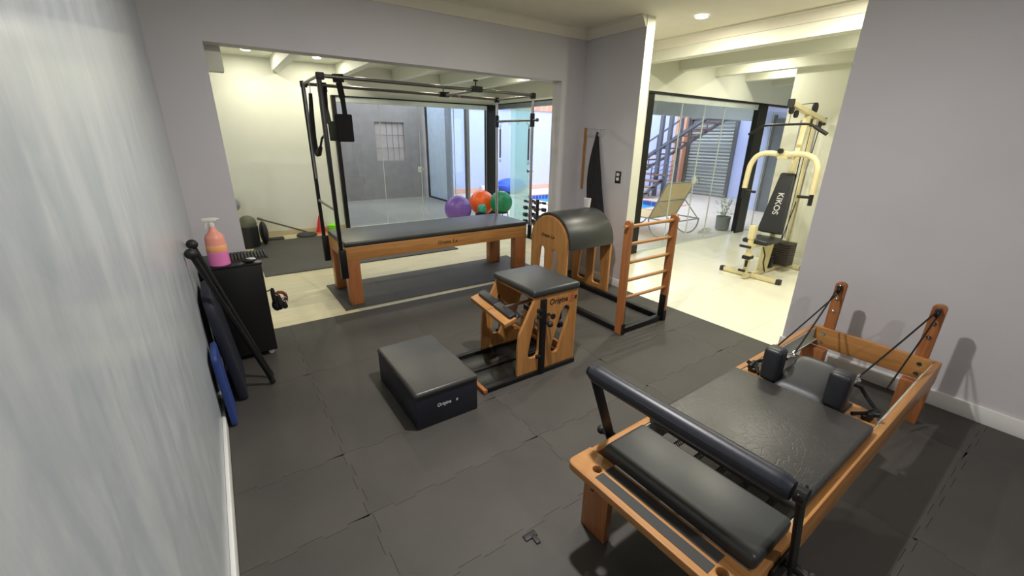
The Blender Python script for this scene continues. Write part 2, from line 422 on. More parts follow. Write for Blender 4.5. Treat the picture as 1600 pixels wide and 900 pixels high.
# rear glass wall y = 7.9
P_ = [('post', B().box(1.79, 1.86, 7.88, 7.97, FZ, 2.2, .004), ALUB),
      ('post', B().box(4.78, 4.98, 7.86, 8.0, FZ, 2.2, .004), ALUB),
      ('head_rail', B().box(1.86, 4.8, 7.88, 7.94, 2.12, 2.2, .004), ALU),
      ('head_trim', B().box(1.79, 5.0, 7.86, 7.96, 2.2, 2.22), ALUB),
      ('sill_rail', B().box(1.86, 4.8, 7.89, 7.93, FZ, .02), ALU)]
for x0, x1 in ((1.86, 2.57), (2.58, 3.30), (3.31, 4.03), (4.04, 4.78)):
    P_.append(('pane', B().box(x0, x1, 7.905, 7.915, .02, 2.12), GLASS))
    P_.append(('pane_edge', B().box(x1-.004, x1+.006, 7.902, 7.918, .02, 2.12), ALU))
P_.append(('door_knob', B().cyl((3.33, 7.86, 1.0), (3.33, 7.96, 1.0), .035), STEEL))
P_.append(('lock_plate', B().box(3.24, 3.31, 7.895, 7.925, .95, 1.05, .004), ALU))
door('door_1', P_, (3.3, 7.9, 0))
# side glass wall x = 5.05, one leaf slid open
t = NT('green_glass_film'); t.n.remove(t.b)
tr = t.add('ShaderNodeBsdfTransparent'); tr.inputs[0].default_value = (.80, .95, .89, 1)
tl = t.add('ShaderNodeBsdfTranslucent'); tl.inputs[0].default_value = (.74, .90, .83, 1)
df = t.add('ShaderNodeBsdfDiffuse'); df.inputs[0].default_value = (.45, .62, .55, 1)
m1 = t.add('ShaderNodeMixShader'); m1.inputs[0].default_value = .5; t.l(tl.outputs[0], m1.inputs[1]); t.l(df.outputs[0], m1.inputs[2])
m2 = t.add('ShaderNodeMixShader'); m2.inputs[0].default_value = .5; t.l(tr.outputs[0], m2.inputs[1]); t.l(m1.outputs[0], m2.inputs[2])
t.l(m2.outputs[0], t.out.inputs[0]); FROST = t.m
P_ = [('head_rail', B().box(5.0, 5.07, 4.05, 7.88, 2.14, 2.22, .003), plain('grey_rail', srgb(120, 130, 135), .4)),
      ('head_trim', B().box(5.0, 5.1, 4.0, 7.88, 2.22, 2.24), ALUB),
      ('post', B().box(4.87, 5.03, 3.972, 4.06, FZ, 2.2, .004), ALUB),
      ('frosted_pane', B().box(5.03, 5.04, 6.75, 7.38, .02, 2.14), FROST),
      ('pane', B().box(5.05, 5.06, 7.40, 7.86, .02, 2.14), GLASS),
      ('pane', B().box(5.015, 5.022, 6.66, 7.2, .02, 2.14), GLASS),
      ('pane_edge', B().box(5.01, 5.03, 6.64, 6.66, .02, 2.14), ALU),
      ('door_knob', B().cyl((4.97, 6.70, 1.0), (5.07, 6.70, 1.0), .035), STEEL),
      ('sill_rail', B().box(5.0, 5.07, 4.06, 7.88, FZ, .012), ALU)]
door('door_2', P_, (5.05, 6, 0))
# glass wall of the white room y = 4.0
P_ = [('post', B().box(7.77, 8.06, 3.96, 4.05, FZ, 2.2, .004), ALUB),
      ('head_rail', B().box(5.02, 7.82, 3.98, 4.03, 2.10, 2.18, .003), ALU),
      ('head_trim', B().box(4.87, 8.9, 3.96, 4.05, 2.18, 2.21), ALUB),
      ('sill_rail', B().box(5.02, 8.9, 3.99, 4.02, FZ, .015), ALU),
      ('door_knob', B().cyl((6.33, 3.95, 1.0), (6.33, 4.06, 1.0), .035), STEEL),
      ('lock_plate', B().box(6.23, 6.30, 3.985, 4.02, .95, 1.06, .004), ALU)]
for x0, x1 in ((5.02, 5.70), (5.71, 6.26), (6.27, 6.80), (6.81, 7.80), (8.02, 8.4), (8.41, 8.94)):
    P_.append(('pane', B().box(x0, x1, 4.0, 4.01, .015, 2.10), GLASS))
    P_.append(('pane_edge', B().box(x1-.004, x1+.008, 3.997, 4.013, .015, 2.10), ALU))
door('door_3', P_, (6.3, 4.0, 0))

# ---- grey room beyond the rear glass
struct('floor_grey_room', B().box(-1, 5.02, 8.07, 11.6, -.1, FZ), GFLR, smooth=False)
panel('wall_grey_room', [[(-1, -.1), (5.0, -.1), (5.0, 2.75), (-1, 2.75)], [(3.57, .98), (4.35, .98), (4.35, 1.94), (3.57, 1.94)]],
      .12, MY(11.5), GWALL, bev=0)['kind'] = 'structure'
struct('wall_grey_room_left', B().box(-1.1, -1, 8.07, 11.5, -.1, 2.75), GWALL, smooth=False)
struct('ceiling_grey_room', B().box(-1.1, 5.05, 8.07, 9.6, 2.6, 2.75), GWALL, smooth=False)
P_ = [('frosted_pane', B().box(3.57, 4.35, 11.52, 11.53, .98, 1.94), plain('smoky_pane', srgb(205, 190, 182), .3))]
for k in range(1, 5): P_.append(('bar', B().cyl((3.57+.156*k, 11.47, .98), (3.57+.156*k, 11.47, 1.94), .006, 8), DSTEEL))
for k in range(1, 3): P_.append(('bar', B().cyl((3.57, 11.47, .98+.32*k), (4.35, 11.47, .98+.32*k), .006, 8), DSTEEL))
door('window_1', P_, (3.96, 11.5, 1))
P_ = [('post', B().box(4.9, 4.96, 11.2, 11.3, FZ, 2.5), ALUB), ('sill_rail', B().box(4.9, 4.95, 8.07, 11.2, FZ, .03), ALUB),
      ('post', B().box(4.9, 4.96, 9.85, 10.1, FZ, 2.5), plain('grey_post', srgb(140, 145, 155), .5)),
      ('post', B().box(4.9, 4.97, 8.98, 9.10, FZ, 2.5), DSTEEL),
      ('frosted_pane', B().box(4.92, 4.93, 10.1, 11.2, .03, 2.5), plain('pale_pane', srgb(190, 205, 220), .4)),
      ('pane', B().box(4.92, 4.93, 9.1, 9.85, .03, 2.5), GLASS)]
door('window_2', P_, (4.92, 9.6, 0))

# ---- courtyard
PX0, PX1, PY0, PY1 = 7.1, 9.9, 6.7, 10.1
panel('ground_deck', [[(5.1, 4.03), (18, 4.03), (18, 14), (4.9, 14), (4.9, 8.05), (5.1, 8.05)], [(PX0, PY0), (PX0, PY1), (PX1, PY1), (PX1, PY0)]],
      .1, MZ(FZ-.055), DECK, bev=0)['kind'] = 'structure'
b = B().box(PX0-.02, PX1+.02, PY0-.02, PY1+.02, -1.2, -1.1)
b.box(PX0-.05, PX0, PY0, PY1, -1.2, -.06).box(PX1, PX1+.05, PY0, PY1, -1.2, -.06).box(PX0, PX1, PY0-.05, PY0, -1.2, -.06).box(PX0, PX1, PY1, PY1+.05, -1.2, -.06)
struct('pool_basin', b, POOLT, smooth=False)
b = B()
for bx in ((PX0-.01, PX0+.01, PY0, PY1), (PX1-.01, PX1+.01, PY0, PY1), (PX0, PX1, PY0-.01, PY0+.01), (PX0, PX1, PY1-.01, PY1+.01)): b.box(*bx, -.2, -.01)
struct('pool_tile_border', b, POOLD, smooth=False)
b = B()
for bx in ((PX0-.18, PX0+.02, PY0-.18, PY1+.18), (PX1-.02, PX1+.18, PY0-.18, PY1+.18), (PX0, PX1, PY0-.18, PY0+.02), (PX0, PX1, PY1-.02, PY1+.18)): b.box(*bx, FZ-.01, .012, .004)
struct('pool_coping', b, COPE)
t = NT('pool_water'); t.b.inputs['Base Color'].default_value = srgb(70, 175, 225); t.b.inputs['Roughness'].default_value = .08
t.bump(t.noise(t.coords(), 4, 3), .3, .05)
struct('pool_water', B().box(PX0, PX1, PY0, PY1, -.14, -.13), t.m, smooth=False)
struct('wall_courtyard', B().box(4.9, 18, 11.55, 11.7, -.1, 2.42), LAV, smooth=False)
struct('trim_18', B().box(4.9, 18, 11.5, 11.75, 2.42, 2.9), BRK, smooth=False)
struct('baseboard_courtyard', B().box(4.97, 11.5, 11.52, 11.55, FZ, .12), COPE, smooth=False)
struct('wall_courtyard_far', B().box(12.6, 12.8, 4, 11.6, -.1, 3.2), LAV, smooth=False)
struct('wall_courtyard_side', B().box(10.9, 12.6, 3.9, 5.55, -.1, 3.0), LAV, smooth=False)
struct('wall_brick_pier', B().box(12.35, 12.6, 8.45, 8.8, -.1, 2.9), BRK, smooth=False)
# veranda slab with hanging fascia over the strip along the white room
struct('ceiling_veranda', B().box(5.13, 12.5, 4.1, 5.6, 2.5, 2.65), plain('veranda_plaster', srgb(190, 192, 190), .7), smooth=False)
struct('trim_19', B().box(5.13, 12.5, 5.5, 5.6, 2.05, 2.5), plain('fascia_plaster', srgb(176, 180, 178), .7), smooth=False)
# roller shutter door
t = NT('shutter_steel'); v = t.coords((0, 0, 1))
w = t.add('ShaderNodeTexWave'); w.wave_type = 'BANDS'; w.bands_direction = 'Z'; w.inputs['Scale'].default_value = 3.2; t.l(t.coords(), w.inputs['Vector'])
t.l(t.ramp(w.outputs['Fac'], [(.2, srgb(140, 144, 140)), (.6, srgb(190, 194, 190))]), t.b.inputs['Base Color'])
t.b.inputs['Roughness'].default_value = .4; t.b.inputs['Metallic'].default_value = .2; t.bump(w.outputs['Fac'], .6, .03)
SHUT = t.m
b = B()
for k in range(26): b.box(12.56, 12.59, 6.95, 8.35, FZ+.085*k, FZ+.085*k+.078, .01)
P_ = [('shutter_curtain', b, SHUT), ('shutter_housing', B().box(12.45, 12.6, 6.9, 8.4, 2.2, 2.5, .01), DSTEEL),
      ('guide_rail', B().box(12.5, 12.6, 6.88, 6.96, FZ, 2.2), DSTEEL), ('guide_rail', B().box(12.5, 12.6, 8.34, 8.42, FZ, 2.2), DSTEEL)]
door('door_4', P_, (12.58, 7.6, 0))
b = B()
P_ = [('door_leaf', B().box(10.84, 10.88, 4.2, 5.1, FZ, 2.1, .004), plain('grey_door', srgb(95, 98, 106), .5)),
      ('door_frame', B().box(10.82, 10.9, 4.12, 4.2, FZ, 2.18).box(10.82, 10.9, 5.1, 5.18, FZ, 2.18), plain('door_frame_grey', srgb(70, 72, 80), .5))]
door('door_5', P_, (10.86, 4.6, 0))

# ================================================================== FOAM TILES
def eva_tile(x0, y0, nx=1., ny=1., n=10, sides='LRBT'):
    """interlocking tile polygon, square teeth on the chosen sides"""
    t_ = .018; g = .0007
    def edge(p, q, off, on, k):
        p, q = Vector(p), Vector(q); d = (q-p); L = d.length; d.normalize(); nrm = Vector((d.y, -d.x))
        out = []
        for i in range(k):
            s_ = (1 if (i+off) % 2 else -1)*t_/2 if on else 0
            a = p+d*(L*i/k+ (g if s_ else 0)); c = p+d*(L*(i+1)/k-(g if s_ else 0))
            out += [tuple(a+nrm*(s_-g)), tuple(c+nrm*(s_-g))]
        return out
    A, Bp, C_, D = (x0, y0), (x0+nx, y0), (x0+nx, y0+ny), (x0, y0+ny)
    kx, ky = max(2, int(round(nx/.1))), max(2, int(round(ny/.1)))
    pts = edge(A, Bp, 0, 'B' in sides, kx)+edge(Bp, C_, 0, 'R' in sides, ky)+edge(C_, D, kx % 2, 'T' in sides, kx)+edge(D, A, ky % 2, 'L' in sides, ky)
    return pts
XS = [XL+.019, .30, 1.25, 2.2, 3.15, 3.578]
YS = [3.90, 3.02, 1.98, 1.50-.0, .62-.0+.44, .10, -.9, -1.9, -2.98]
YS = [3.90, 2.93, 1.97, 1.515, 1.07, .10, -.88, -1.85, -2.9]
YS = [3.90, 2.93, 1.97, 1.515, 1.07, .10, -.88, -1.85, -2.9]
# seam rows seen in the photograph: y = 1.96, 1.51 and 1.07 ; the rows between are half tiles
rown = ['in the row along the back opening', 'in the second row from the back opening', 'in the upper half-tile row in front of the step box',
        'in the lower half-tile row in front of the step box', 'in the row under the foot end of the reformer', 'in the row just behind the camera spot', 'in the next row behind the camera', 'in the last row behind the camera']
coln = ['against the marbled left wall', 'in the second column from the left wall', 'in the middle column', 'in the fourth column from the left wall', 'in the narrow strip along the right side']
for r in range(6):
    y1, y0 = YS[r], YS[r+1]
    for c in range(5):
        x0, x1 = XS[c], XS[c+1]
        sd = ('L' if c else '')+('R' if c < 4 else '')+('T' if r else '')+'B'
        off = XS[c:]
        pts = eva_tile(x0, y0, x1-x0, y1-y0, sides=sd)
        # the opposite sides of one seam must be complementary: shift the teeth of top and left sides
        o = panel('foam_floor_tile', [pts], .0115, MZ(-.0062), EVA, bev=0, loc=((x0+x1)/2, (y0+y1)/2, -.012))
        tag(o, 'charcoal interlocking foam floor tile '+rown[r]+', '+coln[c], 'floor tile', 'foam floor tiles of the main room')
for i, (x0, x1) in enumerate(((.81, 1.32), (1.32, 2.32), (2.32, 3.262))):
    sd = ('L' if i else '')+('R' if i < 2 else '')
    o = panel('foam_floor_tile', [eva_tile(x0, 4.0, x1-x0, .86, sides=sd)], .0115, MZ(-.0062), EVA, bev=0, loc=((x0+x1)/2, 4.43, -.012))
    tag(o, 'charcoal foam tile under the frame table, '+('at its left end', 'in the middle', 'at its right end')[i], 'floor tile', 'foam tiles under the frame table')
for i, (x0, x1) in enumerate(((.27, 1.27), (1.27, 2.27), (2.27, 2.85))):
    for j, (y0, y1) in enumerate(((5.57, 6.57), (6.57, 7.55))):
        sd = ('L' if i else '')+('R' if i < 2 else '')+('T' if j == 0 else 'B')
        o = panel('foam_floor_tile', [eva_tile(x0, y0, x1-x0, y1-y0, sides=sd)], .0115, MZ(-.0062), EVA, bev=0, loc=((x0+x1)/2, (y0+y1)/2, -.012))
        tag(o, 'charcoal foam tile of the exercise area behind the frame table, %s row, %s' % (('front', 'rear')[j], ('left', 'middle', 'right')[i]), 'floor tile', 'foam tiles of the rear exercise area')
one('rubber_scrap', B().box(.80, .86, 1.02, 1.05, 0, .006, .002).box(.83, .85, .985, 1.03, .001, .007, .002), BLKP, 'small broken black scrap lying on the foam floor beside the reformer leg', 'scrap', (.83, 1.02, 0))

# ================================================================== LAMPS
L0 = None
for i, (x, y, z, pw, colr, lab) in enumerate(LAMPS):
    if L0 is None:
        L0 = thing('recessed_lamp', lab, 'ceiling lamp', (x, y, z), 'recessed ceiling lamps')
        b = B(); b.lathe((x, y, z), [(.062, -.001), (.066, -.008), (.058, -.010), (.054, -.004), (.054, -.001)], 28, False); obj('trim_ring', b, TRIM, L0)
        b = B(); b.lathe((x, y, z), [(.0001, -.0035), (.053, -.0035), (.053, -.002), (.0001, -.002)], 28); obj('diffuser', b, LAMPM, L0)
    else: dup(L0, (x, y, z), lab)
    area('lamp_light', (x, y, z-.012), .10, pw, colr)

# ================================================================== REFORMER (right foreground)
R = thing('pilates_reformer', 'wooden reformer bed with black sliding carriage and foot bar in the right foreground', 'exercise machine', (2.15, .655, 0), rotz=rad(1.2), local=True)
HW = .337
for s in (1, -1):
    obj('side_rail', B().box(-1.08, 1.13, min(s*HW, s*(HW-.032)), max(s*HW, s*(HW-.032)), .25, .39, .004), WD[0], R)
    tr_ = obj('metal_track', B().box(-.78, 1.125, min(s*(HW-.032), s*(HW-.036)), max(s*(HW-.032), s*(HW-.036)), .30, .383).box(-.78, 1.125, min(s*(HW-.034), s*(HW-.06)), max(s*(HW-.034), s*(HW-.06)), .30, .306), ALU, R); tr_['label'] = 'pale aluminium wheel track'
hb = obj('head_board', B().box(1.13, 1.165, -HW, HW, .255, .392, .005), WD[1], R)
for y in (-.25, .25):
    for z in (.29, .355): obj('bolt', B().cyl((1.126, y, z), (1.132, y, z), .012, 12), STEEL, hb)
# foot board with round corners and two holes
def circ(cx, cy, r, n=20): return [(cx+r*cos(2*pi*k/n), cy+r*sin(2*pi*k/n)) for k in range(n)]
fp = rpoly([(-1.20, -.375), (-1.065, -.375), (-1.065, .335), (-1.20, .335)], [.035, 0.01, 0.01, .035])
fb = panel('foot_board', [fp, circ(-1.135, .23, .018), circ(-1.135, -.27, .018)], .032, MZ(.386), WD[1], R, .004)
for k, x in enumerate((-1.153, -1.098)):
    obj('grip_strip', B().box(x-.021, x+.021, -.245, .205, .4015, .4035), RUB, fb)
for s in (1, -1):
    y0, y1 = (s*.335, s*.20)
    obj('leg', B().box(-1.085, -1.05, min(y0, y1), max(y0, y1), 0, .37, .004).box(-1.05, -.96, min(s*.335, s*.30), max(s*.335, s*.30), 0, .25, .003), WR[2], R)
    obj('leg', B().box(1.06, 1.13, min(y0, y1)+0, max(y0, y1), 0, .255, .004), WR[2], R)
# star knob under the foot board
b = B(); b.cyl((-1.09, .245, .30), (-1.115, .245, .30), .012, 12)
for k in range(5):
    a = 2*pi*k/5; b.ball((-1.122, .245+.022*cos(a), .30+.022*sin(a)), .011, seg=10)
b.ball((-1.122, .245, .30), .018, seg=12); obj('star_knob', b, BLKP, R)
# foot mat
b = B(); cush(b, -1.062, -.81, -.322, .275, .392, .452, .02); obj('foot_pad', b, VING, R)
# springs, spring bar and floor of the spring well
b = B().beam((-.775, -.30, .30), (-.775, .30, .30), .012, .05)
obj('spring_bar', b, BLK, R)
for k in range(5):
    y = -.2+.1*k; pts = []
    for i in range(150):
        a = i*.9; pts.append((-.76+i*.0019, y+.012*cos(a), .30+.012*sin(a)))
    obj('spring', B().tube(pts, .0022, 5), DSTEEL, R)
# foot bar
b = B(); n = 40
pts = []
for i in range(n+1):
    t_ = i/n; y = -.352+.725*t_; pts.append((-1.05, y, .732))
rs = [.028+.008*math.sqrt(max(0, min(1, min(i, n-i)/1.5))) for i in range(n+1)]
fbp = obj('foot_bar_pad', b.tube(pts, rs, 20), VINB, R, ang=60)
b = B().tube([(-1.050-.034*cos(.35), -.335+.69*i/20, .732+.034*sin(.35)) for i in range(21)], .0035, 6); obj('seam', b, BLK, fbp)
for s in (1, -1):
    b = B(); b.beam((-1.055, s*.372, .755), (-.89, s*.372, .33), .012, .045, (0, 0, 1), .004)
    b.cyl((-1.05, s*.36, .735), (-1.05, s*.385, .735), .025, 16)
    obj('foot_bar_arm', b, BLK, R)
    b = B(); b.box(-.98, -.80, s*.345-.006, s*.345+.006, .27, .37, .008)
    br_ = obj('foot_bar_bracket', b, BLK, R)
    b = B(); b.cyl((-.89, s*.35, .345), (-.89, s*.43, .345), .012, 12); b.ball((-.89, s*.43, .345), .021, seg=14)
    b.cyl((-.83, s*.35, .30), (-.83, s*.41, .30), .010, 12); b.ball((-.83, s*.415, .30), .018, seg=14)
    obj('locking_knob', b, BLKP, R)
# carriage
ca = panel('carriage_board', [rpoly([(-.68, -.30), (.17, -.30), (.25, -.24), (.25, -.13), (.12, -.10), (.12, .10), (.25, .13), (.25, .24), (.17, .30), (-.68, .30)], [.02, .03, .04, .05, .03, .03, .05, .04, .03, .02])],
           .024, MZ(.375), WD[1], R, .004)
b = B(); cush(b, -.72, .035, -.312, .312, .388, .432, .016); obj('carriage_pad', b, VINP, R)
b = B(); b.box(.035, .10, -.085, .085, .385, .40)
b.grid(lambda u, v: (.03+.27*u-.03*abs(2*v-1)**3*u, (-.125+.25*v)*(1-.18*u*u), .400+.115*u+.032*math.sqrt(max(0, 1-abs(2*v-1)**4))*math.sqrt(max(0, 1-abs(2*u-1)**6))), 14, 14)
b.grid(lambda u, v: (.03+.27*u-.03*abs(2*v-1)**3*u, (-.125+.25*v)*(1-.18*u*u), .398+.102*u), 14, 14)
bmesh.ops.remove_doubles(b.bm, verts=b.bm.verts, dist=.0005)
obj('headrest', b, VIN, R, ang=60)
for s in (1, -1):
    yp = .150 if s > 0 else -.140
    b = B(); cush(b, .040, .130, yp-.044, yp+.044, .415, .60, .022)
    sr = obj('shoulder_rest', b, VIN, R)
    b = B(); b.box(.10, .15, s*.152-.012, s*.152+.012, .392, .55, .003).box(.06, .22, s*.152-.03, s*.152+.03, .388, .398, .002)
    obj('shoulder_rest_bracket', b, BLK, sr)
    b = B(); b.cyl((.15, s*.235, .40), (.15, s*.30, .43), .011, 10); b.box(.12, .18, s*.26-.02, s*.26+.02, .388, .41, .006); b.cyl((.12, s*.27, .415), (.19, s*.28, .42), .013, 12)
    obj('rope_cleat', b, BLK, R)
# uprights with pulleys and ropes
for s in (1, -1):
    yc = s*.242+.0
    pl = [(yc-.032, .255), (yc+.032, .255), (yc+.032, .70)]+[(yc+.032*cos(a), .70+.026*sin(a)) for a in [pi*k/10 for k in range(1, 10)]]+[(yc-.032, .70)]
    up = panel('upright', [pl], .03, MX(1.182), WR[2], R, .004)
    for z in (.70, .61, .52): obj('eye_bolt', B().cyl((1.160, yc, z), (1.168, yc, z), .012, 14).torus((1.158, yc, z), .008, .0025, 'y', 12, 6), STEEL, up)
    b = B(); b.cyl((1.145, yc-.008, .675), (1.145, yc+.008, .675), .022, 18); b.box(1.13, 1.165, yc-.012, yc+.012, .668, .705, .003)
    obj('pulley', b, BLKP, up)
    def sag(p, q, n=10, d=.004): 
        p, q = Vector(p), Vector(q); return [p.lerp(q, i/n)-Vector((0, 0, d*sin(pi*i/n))) for i in range(n+1)]
    yh = .125 if s > 0 else -.163
    rp = obj('rope', B().tube(sag((1.135, yc+.004, .69), (.27, yh, .525)), .0048, 8), BLKF, R)
    obj('rope', B().tube(sag((1.135, yc-.004, .655), (.30, .232, .50) if s > 0 else (.756, -.205, .30)), .0045, 8), BLKF, R)
    b = B(); b.torus((.225, yh, .522), .016, .0045, 'z', 16, 6); b.box(.165, .212, yh-.010, yh+.010, .512, .53, .003)
    b.torus((.258, yh, .524), .015, .0042, 'y', 16, 6); obj('snap_hook', b, STEEL, rp)
    obj('strap_loop', B().tube([(.17, yh, .52), (.21, yh+s*.03, .50), (.22, s*.22, .46), (.20, s*.27, .425), (.15, s*.25, .412), (.10, s*.21, .408)], .009, 8), BLKF, R)

# ================================================================== STEP BOX
X0, X1, Y0, Y1, ZT = .695, 1.093, 1.935, 2.60, .24
T = thing('step_box', 'black vinyl padded step box on the foam floor left of the chair', 'exercise box', (.894, 2.27, 0))
obj('body', B().box(X0, X1, Y0, Y1, 0.002, .218, .006, 2), VINB, T)
b = B(); cush(b, X0-.006, X1+.006, Y0-.006, Y1+.006, .205, ZT+.005, .02); obj('padded_top', b, VINP, T)
logo(T, MY(Y0-.0012) @ Matrix.Translation((.822, .115, 0)), .03, WINK, FAINT)

# ================================================================== COMBO CHAIR
T = thing('pilates_chair', 'low wooden chair with slotted side panels, black seat and split spring pedal', 'exercise machine', (1.75, 2.3, 0))
CY0, CY1 = 2.05, 2.55
for k, yy in enumerate((CY0+.012, CY1-.012)):
    out = [(1.475, .035), (1.995, .035), (2.0, .592), (1.612, .592), (1.597, .555), (1.515, .40), (1.488, .35), (1.478, .25)]
    out = rpoly(out, [.004, .004, .004, .004, .01, .03, .02, .02])
    h1 = rpoly([(1.765, .175), (1.785, .13), (1.832, .135), (1.925, .40), (1.932, .462), (1.895, .490), (1.855, .462)], [.02, .03, .03, .03, .03, .03, .03])
    h2 = rpoly([(1.562, .185), (1.575, .145), (1.64, .145), (1.655, .19), (1.655, .44), (1.64, .468), (1.615, .45)], [.02, .02, .02, .02, .02, .02, .02])
    sp_ = panel('side_panel', [out, h1, h2], .024, MY(yy), WD[2], T, .003)
    if k == 0: logo(sp_, MY(yy-.0133) @ Matrix.Translation((1.735, .520, 0)), .056, INK, RED)
    s = -1 if k == 0 else 1
    yo = yy+s*.022
    b = B(); b.box(1.655, 1.70, yo-.011, yo+.011, .012, .575, .003)
    pb = obj('spring_post', b, BLK, T)
    for z in (.14, .44, .49): obj('clamp', B().box(1.625, 1.66, yo-.012, yo+.008, z, z+.024, .003), BLKP, pb)
    b = B(); b.cyl((1.72, yo, .46), (1.72, yo+s*.055, .46), .008, 10); 
    b.cyl((1.72, yo+s*.05, .46), (1.72, yo+s*.058, .46), .02, 16); b.cyl((1.68, yo, .455), (1.73, yo, .46), .007, 8)
    obj('adjusting_knob', b, BLKP, pb)
    obj('adjusting_knob', B().cyl((1.70, yo, .405), (1.70, yo+s*.045, .405), .010, 10).ball((1.70, yo+s*.05, .405), .022, seg=16), BLKP, pb)
b = B(); cush(b, 1.595, 2.012, CY0-.008, CY1+.008, .592, .645, .018); obj('seat', b, VING, T)
obj('seat_board', B().box(1.62, 1.99, CY0+.024, CY1-.024, .57, .592, .002), WD[1], T)
# base: two black rails, cross rails and rubber floor plates
for y in (CY0+.008, CY1-.008):
    obj('base_rail', B().box(1.22, 2.0, y-.02, y+.02, 0, .035, .004), BLK, T)
obj('base_rail', B().box(1.24, 1.9, 2.29, 2.32, .004, .024, .004), BLK, T)
obj('base_plate', B().box(1.235, 1.98, CY0+.03, 2.285, .004, .016, .002), LAM, T)
obj('base_plate', B().box(1.235, 1.98, 2.325, CY1-.03, .004, .016, .002), LAM, T)
obj('front_crosspiece', B().box(1.195, 1.225, CY0-.02, CY1+.02, 0, .034, .005), WR[1], T)
obj('rear_crosspiece', B().box(1.975, 2.0, CY0+.02, CY1-.02, .0, .10, .003), WD[1], T)
# split pedal and its arms
for k, (ya, yb) in enumerate(((2.302, 2.535), (2.078, 2.299))):
    za, zb = .475-.000*k, .455
    def pz(y): return .488-.10*(2.535-y)
    pd = obj('pedal', B().beam((1.435, ya, pz(ya)), (1.435, yb, pz(yb)), .095, .036, (-.3, 0, 1), .004), WD[1], T)
    b = B(); b.beam((1.462, ya+(.0 if k == 0 else .012), pz(ya)+.036), (1.462, yb-(.03 if k == 0 else .0), pz(yb)+.036), .058, .032, (-.3, 0, 1), .009); obj('pedal_pad', b, VIN, pd)
    ym = (ya+yb)/2
    obj('pedal_arm', B().beam((1.44, ym, pz(ym)-.012), (1.93, ym, .055), .045, .022, (0, 0, 1), .003), WD[0], pd)
    obj('pedal_spring', B().tube([(1.62+.0016*i, ym+.03+.011*cos(i*.9), .44-.0016*i+.011*sin(i*.9)) for i in range(140)], .0022, 5), STEEL, pd)
    b = B(); b.tube([(1.50, yb-.0 if k else ya, .44), (1.56, ym, .40), (1.60, ym+.03, .40)], .009, 8); obj('pedal_hinge', b, STEEL, pd)
obj('steel_rod', B().cyl((1.46, 2.20, .512), (1.85, 2.20, .515), .011, 12), STEEL, T)
obj('spring_rack', B().box(1.86, 1.90, CY0+.03, CY1-.03, .30, .34, .003).box(1.88, 1.92, 2.12, 2.48, .34, .48, .004), BLK, T)

# ================================================================== LADDER BARREL
T = thing('ladder_barrel', 'wooden ladder barrel with padded black half drum joined to a five rung ladder', 'exercise machine', (2.95, 2.85, 0))
YC, ZC, RB = 3.225, .59, .285
def slot(a):  # tapered, rounded slot leaning outwards
    return rpoly([(a-.045, .085), (a+.045, .085), (a+.030, .555), (a-.030, .555)], [.035, .035, .028, .028])
for k, xx in enumerate((2.69, 3.30)):
    out = [(YC-RB, .0), (YC+RB, .0), (YC+RB, ZC)]+[(YC+RB*cos(a), ZC+RB*sin(a)) for a in [pi*i/24 for i in range(1, 24)]]+[(YC-RB, ZC)]
    hl = [rpoly([(YC+.055, .085), (YC+.185, .085), (YC+.135, .545), (YC+.062, .545)], [.035, .035, .035, .035]),
          rpoly([(YC-.185, .085), (YC-.055, .085), (YC-.062, .545), (YC-.135, .545)], [.035, .035, .035, .035])]
    sp_ = panel('side_panel', [out]+hl, .03, MX(xx), WD[2], T, .006)
    if k == 0:
        Mx = Matrix(((0, 0, -1, xx-.0165), (-1, 0, 0, 3.335), (0, 1, 0, .655), (0, 0, 0, 1)))
        logo(sp_, Mx, .045, INK, INK)
b = B()
def drum(r):
    prof = [(YC-r, .575)]+[(YC+r*cos(a), ZC+r*sin(a)) for a in [pi-pi*i/32 for i in range(33)]]+[(YC+r, .575)]
    return prof
o_, i_ = drum(RB+.032), drum(RB+.002)
loop = o_+list(reversed(i_))
panel('drum_pad', [loop], .60, MX(2.995), VING, T, .010)
obj('drum_board', B().box(2.705, 3.285, YC-RB+.01, YC+RB-.01, .575, .59), WD[0], T)
for x in (2.685, 3.235):
    obj('base_rail', B().box(x-.025, x+.025, 2.19, 3.52, 0, .05, .003), BLK, T)
obj('base_rail', B().box(2.66, 3.26, 2.165, 2.215, 0, .05, .003), BLK, T)
obj('base_rail', B().box(2.66, 3.32, 3.50, 3.53, 0, .05, .003), BLK, T)
for k, x in enumerate((2.655, 3.245)):
    pl = [(2.155, .003), (2.225, .003), (2.235, .965)]+[(2.20+.035*cos(a), .965+.028*sin(a)) for a in [pi*i/8 for i in range(1, 8)]]+[(2.165, .965)]
    panel('ladder_post', [pl], .034, MX(x), WR[2], T, .005)
    xi = x+(.021 if k == 0 else -.021)
    obj('post_bracket', B().box(xi-.004, xi+.004, 2.158, 2.222, .0, .25, .002).box(min(xi, x)-.01, max(xi, x)+.01, 2.150, 2.157, 0.0, .1), BLK, T)
for k, z in enumerate((.945, .797, .640, .483, .326)):
    e = .055 if k == 0 else -.005
    obj('rung', B().cyl((2.655-e, 2.195, z), (3.245+e, 2.195, z), .0145, 16), WD[0], T)

